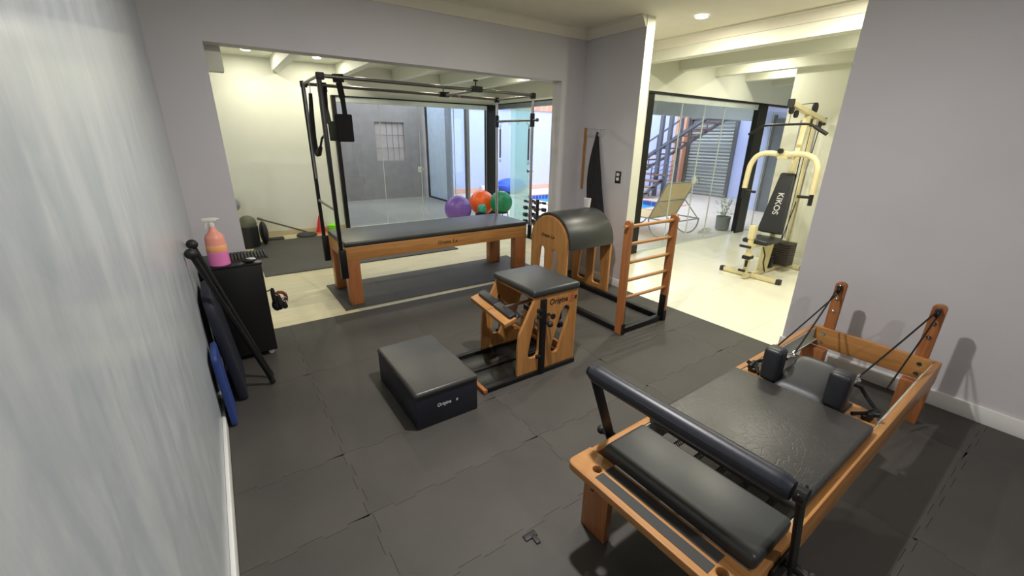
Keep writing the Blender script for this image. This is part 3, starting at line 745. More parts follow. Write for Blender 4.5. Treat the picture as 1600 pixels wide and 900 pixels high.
# ================================================================== FRAME TABLE (CADILLAC)
T = thing('frame_table', 'long wooden exercise table with grey pad under a tall black and steel tube frame', 'exercise machine', (1.95, 4.43, 0))
AX0, AX1, AY0, AY1 = .885, 3.03, 4.08, 4.78
for y in (AY0+.015, AY1-.015):
    sr = obj('side_rail', B().box(AX0, AX1, y-.015, y+.015, .455, .592, .003), WD[0], T)
    if y < 4.3: logo(sr, MY(AY0-.0012) @ Matrix.Translation((1.845, .505, 0)), .052, INK, FAINT)
for x in (AX0+.015, AX1-.015):
    obj('end_rail', B().box(x-.015, x+.015, AY0+.03, AY1-.03, .455, .592, .003), WD[1], T)
for x0, x1 in ((AX0, AX0+.13), (AX1-.16, AX1)):
    for y0, y1 in ((AY0+.002, AY0+.11), (AY1-.11, AY1-.002)):
        obj('leg', B().box(x0+.002, x1-.002, y0, y1, 0, .458, .005), WR[2], T)
b = B(); cush(b, AX0-.005, AX1+.005, AY0-.008, AY1+.008, .594, .640, .016); obj('table_pad', b, VING, T)
PF, PK = 4.055, 4.80
for y in (PF, PK):
    x = .845
    obj('pole', B().beam((x, y, .30), (x, y, 2.05), .034, .034, (1, 0, 0), .004), BLK, T)
    obj('pole_sleeve', B().box(x-.024, x+.040, y-.022, y+.022, .30, .58, .004), BLK, T)
    obj('slide_tube', B().cyl((x-.0, y+(.05 if y < 4.4 else -.05), 1.18), (x-.0, y+(.05 if y < 4.4 else -.05), 2.05), .013, 12), DSTEEL, T)
    obj('corner_joint', B().box(x-.022, x+.04, y-.022, y+.022, 2.03, 2.085, .006), BLKP, T)
    obj('top_rail', B().cyl((x, y, 2.06), (3.05, y, 2.045), .0155, 12), DSTEEL, T)
    obj('pole', B().cyl((3.055, y, .46), (3.055, y, 2.04), .017, 14), STEEL, T)
    obj('corner_joint', B().box(3.03, 3.078, y-.024, y+.024, 2.01, 2.07, .006), BLKP, T)
    obj('pole_sleeve', B().cyl((3.055, y, .44), (3.055, y, .60), .022, 12), BLK, T)
    obj('height_collar', B().cyl((3.055, y, 1.72), (3.055, y, 1.86), .026, 14), BLKP, T)
    # sliding clamp of the cross bar, with its T knob
    b = B(); xm = 2.345; b.box(xm-.07, xm+.05, y-.025, y+.025, 2.03, 2.085, .006); cl = obj('bar_clamp', b, BLKP, T)
    b = B().cyl((xm-.02, y, 2.08), (xm-.02, y, 2.13), .006, 8).box(xm-.045, xm+.005, y-.008, y+.008, 2.13, 2.145, .003)
    obj('clamp_knob', b, BLKP, cl)
obj('top_cross_bar', B().cyl((.845, PF, 2.06), (.845, PK, 2.06), .013, 12), DSTEEL, T)
obj('top_cross_bar', B().cyl((3.055, PF, 2.04), (3.055, PK, 2.04), .013, 12), DSTEEL, T)
obj('top_cross_bar', B().cyl((2.35, PF, 2.05), (2.35, PK, 2.05), .013, 12), DSTEEL, T)
obj('spring_bar', B().cyl((3.055, PF-.08, 1.79), (3.055, PK, 1.79), .013, 12).ball((3.055, PF-.09, 1.79), .02, seg=12), DSTEEL, T)
obj('lower_cross_bar', B().cyl((.845, PF, .955), (.845, PK, .955), .013, 12), DSTEEL, T)
for y in (PF+.06, PK-.08):
    b = B(); b.tube([(3.055+.010*cos(i*1.1), y+.010*sin(i*1.1), 1.70-.00115*i*1.0) for i in range(300)], .0025, 5)
    b.torus((3.055, y, 1.73), .014, .003, 'x', 14, 6).cyl((3.055, y, 1.715), (3.055, y, 1.69), .003, 6).torus((3.055, y, 1.32), .014, .003, 'x', 14, 6)
    so = obj('hanging_spring', b, plain('brown_spring', srgb(110, 90, 72), .4, .6), T)
# little eye hooks along poles and bars
b0 = None
for (x, y, z, ax) in [(.845+dx, yy, zz, 'x') for yy, dx in ((PF+.028, 0), (PK-.028, 0)) for zz in (1.95, 1.72, 1.5, 1.3, .96)] + [(2.35, PF+.2+.2*i, 2.025, 'x') for i in range(3)] + [(3.055, PF+.18*i+.1, 1.765, 'x') for i in range(4)]:
    if b0 is None: b0 = obj('eye_hook', B().torus((x, y, z), .016, .0028, ax, 14, 6), STEEL, T, loc=(x, y, z)); b0.location = Vector((x, y, z))-ORG[T.name]
    else:
        c = b0.copy(); COL.objects.link(c); c.parent = T; c.location = Vector((x, y, z))-ORG[T.name]

# fluffy strap loop and padded sling hanging from the frame
T = thing('strap_loop', 'long black padded strap loop hanging inside the left end of the tube frame', 'strap', (.845, 4.45, 1.42))
b = B()
pts = [Vector(p) for p in ((.845, 4.487, 1.954), (.845, 4.564, 1.773), (.845, 4.61, 1.575), (.845, 4.595, 1.46), (.845, 4.54, 1.425), (.845, 4.46, 1.43), (.845, 4.36, 1.49), (.845, 4.25, 1.57), (.845, 4.11, 1.60))]
obj('chain', B().tube([(.845, 4.47, 2.06), pts[0]], .004, 6), STEEL, T)
obj('padding', B().tube(pts[:7], [.016, .022, .024, .024, .024, .022, .018], 12), BLKF, T)
obj('webbing', B().tube(pts[5:], .010, 8), BLKF, T)
T = thing('padded_sling', 'black square padded sling hanging on two straps from the left end of the top rails', 'strap', (1.03, 4.3, 1.54))
def ribbon(pts, ws, th=.006):
    b = B()
    for (p, q), w in zip(zip(pts, pts[1:]), ws): b.beam(p, q, w, th, (0, 1, 0))
    return b
obj('strap', ribbon([(.995, 4.055, 2.085), (1.0, 4.06, 2.02), (1.02, 4.08, 1.9), (1.03, 4.09, 1.75)], [.09, .05, .04], .008), BLKF, T)
obj('strap', ribbon([(1.035, 4.80, 2.085), (1.035, 4.78, 2.0), (1.0, 4.66, 1.85), (.98, 4.50, 1.72), (.98, 4.42, 1.68)], [.05, .04, .04, .05], .008), BLKF, T)
obj('sling_pad', B().box(.945, 1.09, 4.09, 4.125, 1.545, 1.775, .012, 3), BLKF, T)
obj('sling_pad', B().box(.955, .99, 4.125, 4.46, 1.55, 1.72, .012, 3).box(.955, 1.08, 4.12, 4.46, 1.548, 1.575, .010), BLKF, T)

# ================================================================== LEFT SIDE: cabinet and what leans on the wall
T = thing('cabinet', 'narrow black cabinet on castors against the marbled wall at the back left', 'cabinet', (-.02, 3.58, 0))
obj('body', B().box(-.195, .155, 3.39, 3.79, .04, .72, .004), LAM, T)
obj('top_board', B().box(-.195, .16, 3.385, 3.795, .72, .735, .003), LAM, T)
for x in (-.15, .115):
    for y in (3.43, 3.75):
        obj('castor', B().cyl((x, y-.01, .02), (x, y+.01, .02), .02, 14).box(x-.012, x+.012, y-.014, y+.014, .03, .042, .002), TRIM, T)
# wrist cuffs hanging on the side
T = thing('ankle_cuffs', 'bunch of black and red cuffs with buckles hanging on the side of the black cabinet', 'cuffs', (.20, 3.42, .43))
obj('peg', B().cyl((.157, 3.43, .50), (.20, 3.43, .51), .006, 8), DSTEEL, T)
obj('cuff', B().torus((.195, 3.43, .455), .05, .013, 'x', 24, 8), BLKF, T)
obj('cuff', B().torus((.225, 3.43, .40), .045, .016, 'x', 24, 8), BLKF, T)
obj('cuff', B().torus((.235, 3.42, .44), .04, .012, 'y', 24, 8), plain('dark_red_webbing', srgb(120, 50, 38), .7), T)
b = B().torus((.205, 3.405, .45), .018, .004, 'y', 14, 6).torus((.26, 3.405, .425), .017, .004, 'y', 14, 6).torus((.215, 3.40, .425), .014, .004, 'x', 14, 6).tube([(.27, 3.41, .47), (.285, 3.405, .44), (.28, 3.41, .40)], .003, 6)
obj('buckle', b, STEEL, T)
obj('cuff_pouch', B().ball((.205, 3.42, .385), .042, (.8, 1, 1.1), 16), BLKF, T)
obj('handle_grip', B().cyl((.255, 3.38, .375), (.255, 3.47, .38), .02, 12), BLKP, T)
# spray bottle
T = thing('spray_bottle', 'pink liquid spray bottle with white trigger on the black cabinet', 'bottle', (-.075, 3.43, .735))
PINK = plain('pink_liquid', srgb(232, 128, 190), .25, var=.03); PEACH = plain('peach_label', srgb(240, 160, 140), .4, var=.04)
BC = (-.085, 3.45, .735)
obj('bottle_body', B().lathe(BC, [(.058, .002), (.064, .01), (.062, .10), (.060, .102)], 28), PINK, T)
obj('bottle_shoulder', B().lathe(BC, [(.060, .100), (.058, .19), (.050, .215), (.030, .235), (.018, .262), (.016, .275)], 28), PEACH, T)
obj('label_patch', B().lathe(BC, [(.0605, .104), (.0615, .106), (.0605, .145), (.0595, .147)], 28), plain('apricot_label', srgb(250, 178, 120), .4), T)
b = B().lathe(BC, [(.017, .272), (.017, .292), (.010, .296), (.010, .315)], 18)
b.box(-.135, -.052, 3.438, 3.462, 1.040, 1.066, .006).beam((-.108, 3.45, 1.045), (-.122, 3.45, .995), .012, .008); b.cyl((-.055, 3.45, 1.054), (-.035, 3.45, 1.054), .008, 10)
obj('trigger_head', b, plain('white_plastic', srgb(226, 222, 214), .4), T)
# ribbed black foam pad hanging over the cabinet top
b = B()
for k in range(15):
    x = -.10+.021*k; b.box(x, x+.014, 3.50, 3.72, .737, .755-.0*k, .003)
b.box(-.105, .215, 3.49, 3.73, .735, .741)
one('ribbed_mat', b, RUB, 'ribbed dark rubber pad lying on top of the black cabinet behind the spray bottle', 'pad', (.05, 3.6, .736), ang=30)
T = thing('computer_mouse', 'small black and silver hand massager lying on the front edge of the cabinet top', 'massager', (.08, 3.42, .735))
T.name = 'hand_massager'; ORG[T.name] = Vector((.08, 3.42, .735))
obj('body', B().ball((.085, 3.42, .752), .03, (1.6, .9, .55)), BLKP, T)
obj('top_shell', B().ball((.095, 3.42, .760), .022, (1.6, .9, .5)), ALU, T)
# two black poles leaning on the wall
def pole(p, q, lab):
    T = thing('leaning_pole', lab, 'pole', p, 'black poles leaning on the marbled wall')
    p, q = Vector(p), Vector(q)
    obj('shaft', B().tube([p+Vector((0, 0, .02)), q], .0145, 12), BLK, T)
    obj('rubber_tip', B().tube([p+(q-p)*.0+Vector((0, 0, .016)), p+(q-p)*.035+Vector((0, 0, .02))], .0175, 12), BLKP, T)
    obj('end_cap', B().ball(q, .030, (1, 1, 1), 16), BLKP, T)
pole((.070, 2.93, 0), (-.188, 2.78, .985), 'black pole leaning on the marbled wall, the one nearer to the camera')
pole((.070, 3.03, 0), (-.188, 3.03, .985), 'black pole leaning on the marbled wall, the one nearer to the black cabinet')
# folded mats
def slab(name, lab, y0, y1, h, xb, xt, th, mat, rtop, loc):
    pts = rpoly([(y0, 0), (y1, 0), (y1, h), (y0, h)], [.02, .02, rtop, rtop], 8)
    a = math.atan2(xb-xt, h); M = Matrix.Translation((xb, 0, .0)) @ Matrix.Rotation(-a, 4, 'Y') @ MX(-th/2+th*0)
    M = Matrix.Translation((xb+th/2*0, 0, th/2*math.sin(a)+.002)) @ Matrix.Rotation(-a, 4, 'Y') @ MX(0)
    o = panel(name, [pts], th, M, mat, None, .012, loc); tag(o, lab, 'mat'); return o
NAVY = plain('navy_foam', srgb(20, 23, 40), .65); BLUE = plain('blue_foam', srgb(32, 56, 118), .6)
slab('folded_mat', 'tall navy foam mat leaning on the marbled wall behind the blue one', 2.815, 3.30, .72, -.105, -.178, .05, NAVY, .16, (-.09, 3.08, 0))
slab('folded_mat', 'low bright blue foam mat leaning on the marbled wall', 2.55, 2.80, .46, -.168, -.190, .03, BLUE, .05, (-.15, 2.8, 0))

# ================================================================== STUB WALL: stick, hooks, robe, switch, cup
one('wooden_stick', B().beam((3.585, 3.745, 1.04), (3.585, 3.74, 1.72), .022, .028, (1, 0, 0), .003), WD[2], 'slim wooden stick fixed upright on the grey wall beside the coat hooks', 'stick', (3.585, 3.74, 1.04))
T = thing('coat_hooks', 'small clear hook rail on the grey wall above the black robe', 'hook rail', (3.59, 3.58, 1.66))
CLR = plain('clear_plastic', srgb(190, 190, 192), .15)
obj('back_strip', B().box(3.594, 3.6, 3.44, 3.70, 1.70, 1.712, .001), CLR, T)
for k in range(5):
    y = 3.46+.055*k
    obj('hook', B().tube([(3.597, y, 1.705), (3.585, y, 1.68), (3.582, y, 1.64), (3.575, y, 1.625), (3.562, y, 1.64), (3.560, y, 1.655)], .0035, 6), CLR, T)
# robe: folded cloth hanging from one hook
b = B(); N = 48
def robe(u, v):
    z = 1.675-.90*v
    w = (.012+.31*(v**.85))*.5*(1+.12*sin(5*v)); yc = 3.545-.075*v+.02*sin(4*v)
    a = 2*pi*u; d = .022+.055*min(1, v*1.6)
    fold = 1+.20*sin(9*a+2*v)+.10*sin(17*a+5*v)
    y = yc+w*cos(a)*(1+.05*sin(7*a)); x = 3.592-d*.5-d*.5*sin(a)*fold
    return (min(x, 3.597), y, z+.012*sin(6*a)*v)
b.grid(robe, 96, 30); bmesh.ops.remove_doubles(b.bm, verts=b.bm.verts, dist=.0004)
t = NT('robe_cloth'); v = t.coords(); t.l(t.ramp(t.noise(v, 160, 2), [(.4, srgb(22, 22, 24)), (.6, srgb(44, 44, 47))]), t.b.inputs['Base Color']); t.b.inputs['Roughness'].default_value = .9
one('robe', b, t.m, 'long black robe hanging from the hook rail on the grey wall', 'robe', (3.57, 3.53, .78), ang=80)
T = thing('light_switch', 'black wall plate with two white switches on the grey wall', 'light switch', (3.595, 3.20, 1.21))
obj('plate', B().box(3.592, 3.5995, 3.165, 3.24, 1.15, 1.275, .002), BLKP, T)
for z in (1.178, 1.225): obj('switch_key', B().box(3.588, 3.593, 3.183, 3.222, z, z+.032, .002), TRIM, T)
T = None
one('plastic_cup', B().lathe((3.22, 3.26, .908), [(.022, .0), (.032, .004), (.040, .098), (.0385, .098), (.030, .006), (.0001, .006)], 24), plain('frosted_cup', srgb(205, 205, 205), .3), 'frosted white plastic cup on top of the padded drum', 'cup', (3.22, 3.26, .908))

# ================================================================== BACK ROOM THINGS
def gymball(name, c, r, col, lab, rough=.32):
    t = NT(name+'_'+lab.split()[0]); v = t.coords(); t.b.inputs['Base Color'].default_value = col; t.b.inputs['Roughness'].default_value = rough
    w = t.add('ShaderNodeTexWave'); w.bands_direction = 'Z'; w.inputs['Scale'].default_value = 12; t.l(v, w.inputs['Vector']); t.bump(w.outputs['Fac'], .15, .004)
    o = one(name, B().ball(c, r, seg=48), t.m, lab, 'ball', (c[0], c[1], c[2]-r)); o['group'] = 'exercise balls'; return o
gymball('exercise_ball', (3.837, 7.45, .257), .266, srgb(118, 84, 168), 'purple inflated exercise ball on the floor by the rear glass')
gymball('exercise_ball', (4.442, 7.55, .33), .252, srgb(255, 104, 30), 'orange inflated exercise ball between the purple and the green one')
gymball('exercise_ball', (4.590, 7.05, .3895), .223, srgb(24, 128, 82), 'green inflated exercise ball beside the frosted glass leaf')
gymball('soft_ball', (4.235, 7.2, .27), .089, srgb(48, 160, 140), 'small teal ball in front of the orange one')
for c, rb, zc, lab in (((4.442, 7.55), .252, .33, 'black ring stand carrying the orange ball'), ((4.59, 7.05), .223, .3895, 'black ring stand carrying the green ball')):
    b = B(); R1 = .13; r_ = .012
    zt = zc-math.sqrt(rb**2-R1**2)-.004
    b.torus((c[0], c[1], zt-r_), R1, r_, 'z', 32, 8).torus((c[0], c[1], FZ+r_), .17, r_, 'z', 32, 8)
    for k in range(4):
        a = pi/4+k*pi/2; b.tube([(c[0]+R1*cos(a), c[1]+R1*sin(a), zt-r_), (c[0]+.17*cos(a), c[1]+.17*sin(a), FZ+r_)], .008, 8)
    one('ball_stand', b, BLK, lab, 'ball stand', (c[0], c[1], FZ), 'ball stands')
one('storage_box', B().box(4.15, 4.32, 7.12, 7.29, FZ, .18, .01), BLKP, 'small black box under the teal ball', 'box', (4.235, 7.2, FZ))
# dumbbell tower
T = thing('dumbbell_rack', 'black two post dumbbell tower by the open side doorway', 'rack', (4.34, 5.65, FZ))
for y in (5.74, 5.555): obj('post', B().box(4.32, 4.36, y-.022, y+.022, FZ+.02, .64, .003), BLK, T)
obj('base', B().box(4.20, 4.48, 5.50, 5.80, FZ, FZ+.025, .004), BLK, T)
for z in (.60, .49, .37, .25):
    for y in (5.74, 5.555):
        obj('cradle', B().tube([(4.34+.02, y, z-.03), (4.40, y, z-.035), (4.415, y, z-.02)], .006, 8).tube([(4.34-.02, y, z-.03), (4.28, y, z-.035), (4.265, y, z-.02)], .006, 8), BLK, T)
D0 = None; k = 0
for lev, z in enumerate((.605, .495, .375, .255)):
    for side, (x, y) in enumerate(((4.285, 5.66), (4.395, 5.60))):
        L_, r_ = (.085, .030+.004*lev) if lev else (.08, .022)
        lab = 'small black dumbbell on the %s level of the tower, %s side' % (('top', 'second', 'third', 'lowest')[lev], ('left', 'right')[side])
        zz = z+.0-.035+.006+.012-.0
        T = thing('dumbbell', lab, 'dumbbell', (x, y, zz), 'dumbbells on the tower')
        obj('bar', B().cyl((x, y-.14, zz), (x, y+.14, zz), .012, 10), DSTEEL, T)
        for s in (1, -1): obj('weight', B().cyl((x, y+s*.115, zz), (x, y+s*.185, zz), r_, 6), BLKP, T)
# left corner: bin, balls, oval disc, bar, board, disc, cone, green markers
one('storage_bin', B().lathe((.26, 7.30, FZ), [(.115, 0), (.12, .01), (.125, .31), (.115, .31), (.11, .02), (.0001, .02)], 32), BLKP, 'round black bin in the left corner of the back room', 'bin', (.26, 7.30, FZ))
gymball('medicine_ball', (.26, 7.30, .345), .118, srgb(92, 92, 74), 'olive green ball resting in the round black bin', .6)
gymball('soft_ball', (.11, 7.55, .60), .115, srgb(130, 136, 140), 'grey ball at the wall edge above the olive ball', .2)
one('shelf_stand', B().box(-.02, .12, 7.45, 7.65, FZ, .485, .006), BLKP, 'slim black stand behind the bin carrying the grey ball', 'stand', (.05, 7.55, FZ))
one('balance_disc', B().ball((.455, 7.42, .165), .17, (.35, 1.0, 1.03), 32), BLKP, 'black oval disc standing on edge beside the round bin', 'disc', (.455, 7.42, FZ))
one('weight_bar', B().cyl((.42, 7.70, .345), (1.13, 7.90, .015), .0135, 12).cyl((.42, 7.70, .345), (.48, 7.717, .317), .02, 12), DSTEEL, 'grey metal bar leaning from the bin down to the floor along the white wall', 'bar', (1.17, 7.8, FZ))
one('step_board', B().box(.50, .74, 7.60, 7.74, FZ, .018, .006), RUB, 'flat grey board on the floor behind the rear exercise mats', 'board', (.62, 7.67, FZ))
one('balance_cushion', B().lathe((1.09, 7.68, FZ), [(.12, 0), (.15, .01), (.158, .025), (.14, .045), (.0001, .05)], 32), RUB, 'flat dark round cushion on the floor beside the red cone', 'cushion', (1.09, 7.68, FZ))
T = thing('training_cone', 'red training cone standing at the rear wall left of the glass doors', 'cone', (1.35, 7.82, FZ))
REDP = plain('red_plastic', srgb(205, 40, 40), .45); ORP = plain('orange_plastic', srgb(235, 130, 50), .45)
obj('base_plate', B().box(1.265, 1.435, 7.735, 7.905, FZ, .008, .006), ORP, T)
obj('cone_body', B().lathe((1.35, 7.82, FZ), [(.085, .018), (.075, .05), (.018, .30), (.010, .305), (.0001, .305)], 28), REDP, T)
b = B()
for k in range(5): b.lathe((1.57, 7.82, FZ+.028*k), [(.10-.0*k, 0), (.098, .012), (.03, .035), (.028, .028)], 28)
one('marker_discs', b, plain('lime_plastic', srgb(140, 235, 50), .4), 'stack of lime green marker discs at the foot of the glass door post', 'marker discs', (1.57, 7.80, FZ))
one('marker_discs', B().lathe((1.78, 7.74, FZ), [(.10, 0), (.098, .012), (.03, .05), (.028, .04)], 28), plain('green_plastic', srgb(30, 165, 120), .4), 'teal green marker disc beside the lime green stack', 'marker discs', (1.74, 7.78, FZ))

# ================================================================== MULTI GYM (white room)
T = thing('multi_gym', 'cream multi gym machine with black backrest and weight stack in the white room', 'exercise machine', (5.75, 2.43, FZ))
GY = 2.43
def sq(p, q, w=.05, h=.05, up=(0, 1, 0)): return B().beam(p, q, w, h, up, .005)
obj('front_foot', sq((5.32, 2.10, .02), (5.32, 2.77, .02), .05, .05, (0, 0, 1)), CREAM, T)
for y in (2.085, 2.785): obj('rubber_cap', B().box(5.292, 5.348, y-.025, y+.025, FZ, .05, .004), RUB, T)
obj('floor_beam', sq((5.32, GY, .02), (6.25, GY, .02)), CREAM, T)
obj('rear_foot', sq((6.20, 2.20, .02), (6.20, 2.68, .02), .05, .05, (0, 0, 1)), CREAM, T)
for y in (2.19, 2.69): obj('rubber_cap', B().box(6.172, 6.228, y-.025, y+.025, FZ, .05, .004), RUB, T)
obj('front_post', sq((5.19, GY, .05), (5.17, GY, .60)), CREAM, T)
obj('front_post_sleeve', B().box(5.135, 5.215, GY-.035, GY+.035, .50, .66, .006).box(5.15, 5.23, GY-.04, GY+.04, .27, .31, .005), CREAM, T)
obj('floor_link', sq((5.18, GY, .02), (5.34, GY, .02)), CREAM, T)
for z, L_ in ((.40, .10), (.10, .06)): obj('leg_peg', B().cyl((5.14, GY-L_*.3, z), (5.14, GY+L_, z), .016, 12), BLKP, T)
obj('sleeve_band', B().box(5.12, 5.235, GY-.045, GY+.045, .25, .29, .006), BLKP, T)
obj('pull_pin', B().cyl((5.13, GY-.02, .16), (5.13, GY-.02, .24), .016, 12), BLKP, T)
obj('seat_post', sq((5.55, GY, .04), (5.57, GY, .42)), CREAM, T)
b = B(); cush(b, 5.26, 5.66, GY-.15, GY+.15, .42, .475, .02); obj('seat', b, VIN, T)
obj('seat_beam', sq((5.19, GY, .40), (5.72, GY, .40)), CREAM, T)
# tapered backrest with lettering
pl = rpoly([(GY-.15, .0), (GY+.15, .0), (GY+.085, .74), (GY-.085, .74)], [.04, .04, .03, .03])
A_ = Vector((5.60, 0, .52)); ang = math.atan2(.17, .74)
Mb = Matrix.Translation(A_) @ Matrix.Rotation(ang, 4, 'Y') @ MX(0)
br_ = panel('backrest', [pl], .06, Mb, VIN, T, .014)
Mt = Matrix.Translation(A_) @ Matrix.Rotation(ang, 4, 'Y') @ Matrix(((0, 0, -1, -.0315), (0, -1, 0, GY+.03), (-1, 0, 0, .50), (0, 0, 0, 1)))
text('backrest_lettering', 'KIKOS', .095, Mt, WINK, br_, 0, 'cream lettering on the black backrest')
# uprights and boom
obj('main_column', sq((5.66, GY, .04), (5.92, GY, 1.92), .06, .06), CREAM, T)
obj('rear_column', sq((6.22, GY, .04), (6.10, GY, 1.86), .05, .05), CREAM, T)
obj('top_boom', sq((5.45, GY, 2.00), (6.36, GY, 1.85), .05, .08), CREAM, T)
obj('boom_cap', B().box(5.405, 5.45, GY-.03, GY+.03, 1.955, 2.05, .005), RUB, T)
obj('boom_cap', B().box(6.36, 6.385, GY-.03, GY+.03, 1.80, 1.89, .005), RUB, T)
for (x, z, r_) in ((5.47, 1.94, .045), (5.60, 1.90, .04), (6.05, 1.985, .06), (6.0, 1.82, .045), (6.28, 1.80, .04)): obj('pulley', B().cyl((x, GY-.012, z), (x, GY+.012, z), r_, 20), BLKP, T)
# lat pull bar and its chain
b = B().tube([(5.47, 2.86, 1.68), (5.47, 2.80, 1.71), (5.47, 2.70, 1.775), (5.47, 2.64, 1.782), (5.47, 2.26, 1.79), (5.47, 2.20, 1.785), (5.47, 2.09, 1.72), (5.47, 2.03, 1.685)], .0135, 10)
lb = obj('pull_bar', b, BLK, T)
obj('hand_grip', B().cyl((5.47, 2.16, 1.762), (5.47, 2.025, 1.683), .02, 12), BLKP, lb)
obj('chain', B().tube([(5.47, GY, 1.90), (5.475, GY, 1.85), (5.47, GY, 1.79)], .005, 6), STEEL, lb)
# press arms
def arcpts(y0, s):
    w = 1 if s > 0 else 1.28
    return [(5.52, GY+s*.02, 1.455), (5.50, GY+s*.12*w, 1.47), (5.48, GY+s*.20*w, 1.465), (5.46, GY+s*.27*w, 1.43), (5.45, GY+s*.31*w, 1.36), (5.44, GY+s*.325*w, 1.28), (5.43, GY+s*.33*w, 1.05)]
for s in (1, -1):
    pts = [Vector(p) for p in arcpts(0, s)]
    fine = []
    for i in range(len(pts)-1):
        p0, p1, p2, p3 = pts[max(i-1, 0)], pts[i], pts[i+1], pts[min(i+2, len(pts)-1)]
        for k in range(6):
            u = k/6; fine.append(.5*((2*p1)+(p2-p0)*u+(2*p0-5*p1+4*p2-p3)*u*u+(3*p1-p0-3*p2+p3)*u**3))
    fine.append(pts[-1])
    pa = obj('press_arm', B().tube(fine, .031, 14), CREAM, T)
    e = pts[-1]
    obj('hand_grip', B().cyl(e+Vector((0, 0, .01)), e+Vector((0, 0, -.12)), .022, 12).cyl(e+Vector((0, -s*.0, -.03)), e+Vector((0, -s*.14, -.035)), .016, 12), BLKP, pa)
obj('press_hub', B().box(5.49, 5.62, GY-.06, GY+.06, 1.41, 1.50, .01).box(5.6, 5.84, GY-.02, GY+.02, 1.43, 1.48, .004), CREAM, T)
obj('hub_knob', B().cyl((5.45, GY+.02, 1.50), (5.49, GY+.02, 1.50), .028, 16), BLKP, T)
# weight stack, guide rods, cables
b = B()
for k in range(10): b.box(5.88, 6.08, GY-.16, GY+.16, .07+.03*k, .097+.03*k, .004)
obj('weight_stack', b, plain('stack_iron', srgb(48, 40, 34), .5), T)
for y in (GY-.09, GY+.09): obj('guide_rod', B().cyl((5.98, y, .04), (5.98, y, 1.85), .010, 10), STEEL, T)
obj('cable', B().tube([(6.06, GY, .40), (6.06, GY, 1.93)], .004, 6).tube([(5.47, GY+.0, 1.985), (6.03, GY, 2.04)], .004, 6), BLK, T)
obj('cable', B().tube([(6.30, GY, 1.78), (6.17, GY, .95), (5.9, GY, .10)], .006, 8), BLK, T)
obj('cable', B().tube([(5.72, GY-.10, 1.44), (5.78, GY-.08, .9), (5.85, GY-.05, .2)], .006, 8), BLK, T)
obj('cable', B().tube([(5.30, GY-.10, .40), (5.32, GY-.13, .30), (5.36, GY-.11, .2), (5.40, GY-.13, .08)], .008, 8), BLK, T)
obj('base_shroud', B().box(5.72, 5.80, GY-.05, GY+.05, .05, .20, .01), BLKP, T)

# ================================================================== COURTYARD THINGS
T = thing('sun_lounger', 'beige sling sun lounger with raised back beside the pool, seen through the glass', 'sun lounger', (6.55, 4.9, FZ))
SL = plain('beige_sling', srgb(236, 202, 152), .7); LG = plain('grey_frame', srgb(150, 155, 158), .4, .3)
def quad(a, b_, c, d, th=.008):
    b = B(); a, b_, c, d = map(Vector, (a, b_, c, d)); n = (b_-a).cross(d-a).normalized()*th
    vs = [b.bm.verts.new(p) for p in (a, b_, c, d)]+[b.bm.verts.new(p+n) for p in (a, b_, c, d)]
    for f in ((0, 1, 2, 3), (7, 6, 5, 4), (0, 4, 5, 1), (1, 5, 6, 2), (2, 6, 7, 3), (3, 7, 4, 0)): b.bm.faces.new([vs[i] for i in f])
    return b
# lounger faces the pool (+Y): back leans towards the glass
A, Bq, Cq, Dq = (6.15, 4.41, .905), (6.91, 4.41, .905), (6.94, 4.69, .30), (6.17, 4.69, .30)
obj('back_sling', quad(A, Bq, Cq, Dq), SL, T)
obj('seat_sling', B().box(6.17, 6.94, 4.70, 5.95, .295, .303), SL, T)
for x in (6.16, 6.93):
    obj('frame_tube', B().tube([(x, 4.40, .92), (x, 4.69, .30), (x, 5.98, .30)], .014, 8), LG, T)
    obj('rear_tube', B().tube([(x, 4.69, .30), (x, 4.22, .30)], .012, 8), LG, T)
    for y0 in (4.22, 5.3):
        pts = [(x, y0+.235-.235*cos(pi*k/14), .30-.297*abs(sin(pi*k/14))**.8+.004) for k in range(15)]
        obj('rocker_leg', B().tube(pts, .013, 8), LG, T)
    obj('back_strut', B().tube([(x, 4.55, .60), (x, 4.24, .30)], .010, 8), LG, T)
for p in ((4.69, .30), (4.40, .92), (4.55, .60), (4.22, .30)): obj('cross_tube', B().cyl((6.16, p[0], p[1]), (6.93, p[0], p[1]), .012, 8), LG, T)
one('garden_hose', B().tube([(7.25+.12*cos(a*.7)+.004*a, 4.30+.07*sin(a*.7), .0+.0012*a) for a in range(40)], .008, 6), plain('pale_hose', srgb(215, 205, 195), .5), 'pale coiled hose lying on the deck beside the sun lounger', 'hose', (7.25, 4.3, FZ))
T = thing('potted_plant', 'small leafy plant in a grey pot outside the glass doors', 'potted plant', (7.86, 4.28, FZ))
obj('pot', B().lathe((7.86, 4.28, FZ), [(.10, 0), (.12, .02), (.13, .26), (.115, .26), (.11, .22), (.0001, .22)], 20), plain('grey_pot', srgb(120, 124, 126), .6), T)
b = B()
for k in range(170):
    a = random.random()*2*pi; h = random.uniform(.25, .62); r_ = random.uniform(.02, .16); c = Vector((7.86+r_*cos(a), 4.28+r_*sin(a), h))
    d = Vector((cos(a), sin(a), random.uniform(-.2, .6))).normalized()*.07; n = Vector((-sin(a), cos(a), 0))*.018
    vs = [b.bm.verts.new(p) for p in (c, c+d*.5+n, c+d, c+d*.5-n)]; b.bm.faces.new(vs)
for k in range(7):
    a = k*.9; b.tube([(7.86, 4.28, .2), (7.86+.10*cos(a), 4.28+.10*sin(a), .55)], .004, 5)
obj('foliage', b, plain('pale_leaves', srgb(165, 178, 130), .6), T)
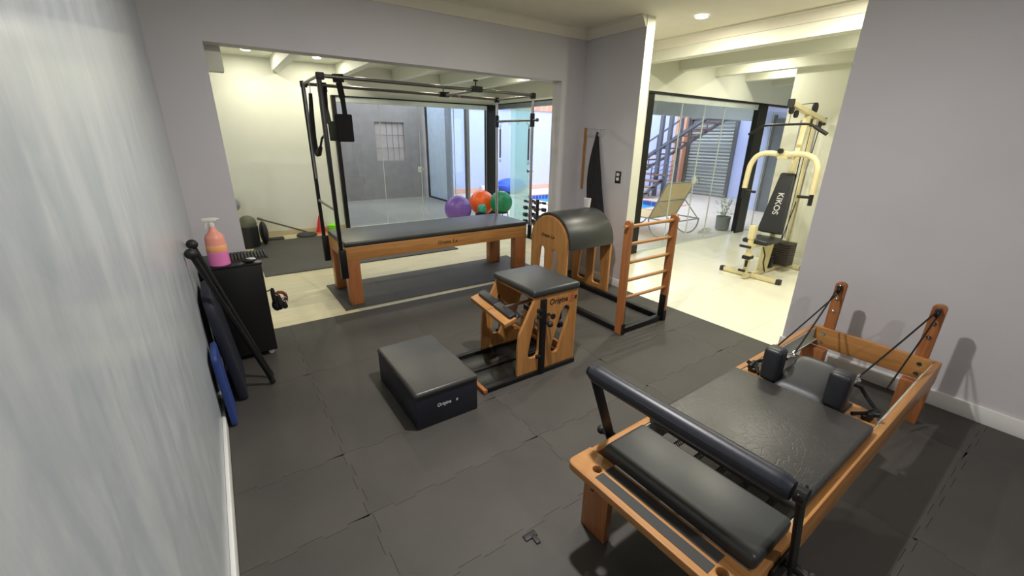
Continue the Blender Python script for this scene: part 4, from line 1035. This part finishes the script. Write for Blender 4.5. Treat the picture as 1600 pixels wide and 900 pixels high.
# steel stair with railing
T = thing('steel_stair', 'dark steel outdoor stair with brown treads and railing in the courtyard', 'stair', (11.4, 9.2, FZ))
BR = plain('brown_tread', srgb(150, 115, 105), .7); SS = plain('stair_steel', srgb(100, 100, 110), .5, .1)
ya, yb = 10.3, 6.5
def sz(y): return 1.11+(8.69-y)*.592
for x in (11.0, 11.9):
    obj('stringer', B().beam((x, ya, sz(ya)), (x, yb, sz(yb)), .05, .13, (1, 0, 0)), SS, T)
    obj('handrail', B().beam((x, ya, sz(ya)+.45), (x, yb, sz(yb)+.45), .04, .035, (1, 0, 0)), SS, T)
    for k in range(5):
        y = ya+(yb-ya)*k/4; obj('baluster', B().beam((x, y, sz(y)-.05), (x, y, sz(y)+.45), .03, .03), SS, T)
for x, y in ((11.0, 8.30), (11.9, 8.30), (11.0, 8.0)): obj('support_post', B().box(x-.05, x+.05, y-.05, y+.05, FZ, 2.5), SS, T)
for k in range(14):
    y = ya+(yb-ya)*k/13; obj('tread', B().box(11.02, 11.88, y-.13, y+.13, sz(y)-.02, sz(y)+.02), BR, T)
for k in range(4): obj('lower_tread', B().box(9.95+.28*k, 10.25+.28*k, 7.9, 9.1, .16*(k+1)-.04, .16*(k+1)), BR, T)
obj('lower_riser_frame', B().beam((9.95, 7.92, .08), (11.0, 7.92, .60), .04, .1).beam((9.95, 9.08, .08), (11.0, 9.08, .60), .04, .1), SS, T)
for k in range(5): obj('guard_wire', B().cyl((10.75, 7.55, .55+.13*k), (10.75, 8.3, .25+.13*k), .010, 6), SS, T)
obj('guard_frame', B().tube([(10.75, 8.3, FZ), (10.75, 8.3, .95), (10.75, 7.75, .95), (10.75, 7.75, FZ)], .02, 8), SS, T)
T = thing('pool_cover', 'blue folded pool cover heaped on the deck by the lavender wall', 'pool cover', (7.45, 10.9, FZ))
b = B()
b.grid(lambda u, v: (7.45+(.52+.03*sin(9*v*pi))*cos(2*pi*u)*sin(pi*v), 10.9+.38*sin(2*pi*u)*sin(pi*v)*(1+.05*sin(14*u*pi)), .21-.22*cos(pi*v)*1+.02*sin(8*pi*u)*sin(pi*v)), 40, 20)
bmesh.ops.remove_doubles(b.bm, verts=b.bm.verts, dist=.0005)
obj('cover_cloth', b, plain('blue_cover', srgb(60, 100, 210), .5), T, ang=80)
obj('white_roller', B().cyl((6.4, 10.95, .13), (6.95, 10.95, .13), .13, 20), plain('white_roller', srgb(225, 215, 210), .5), T)
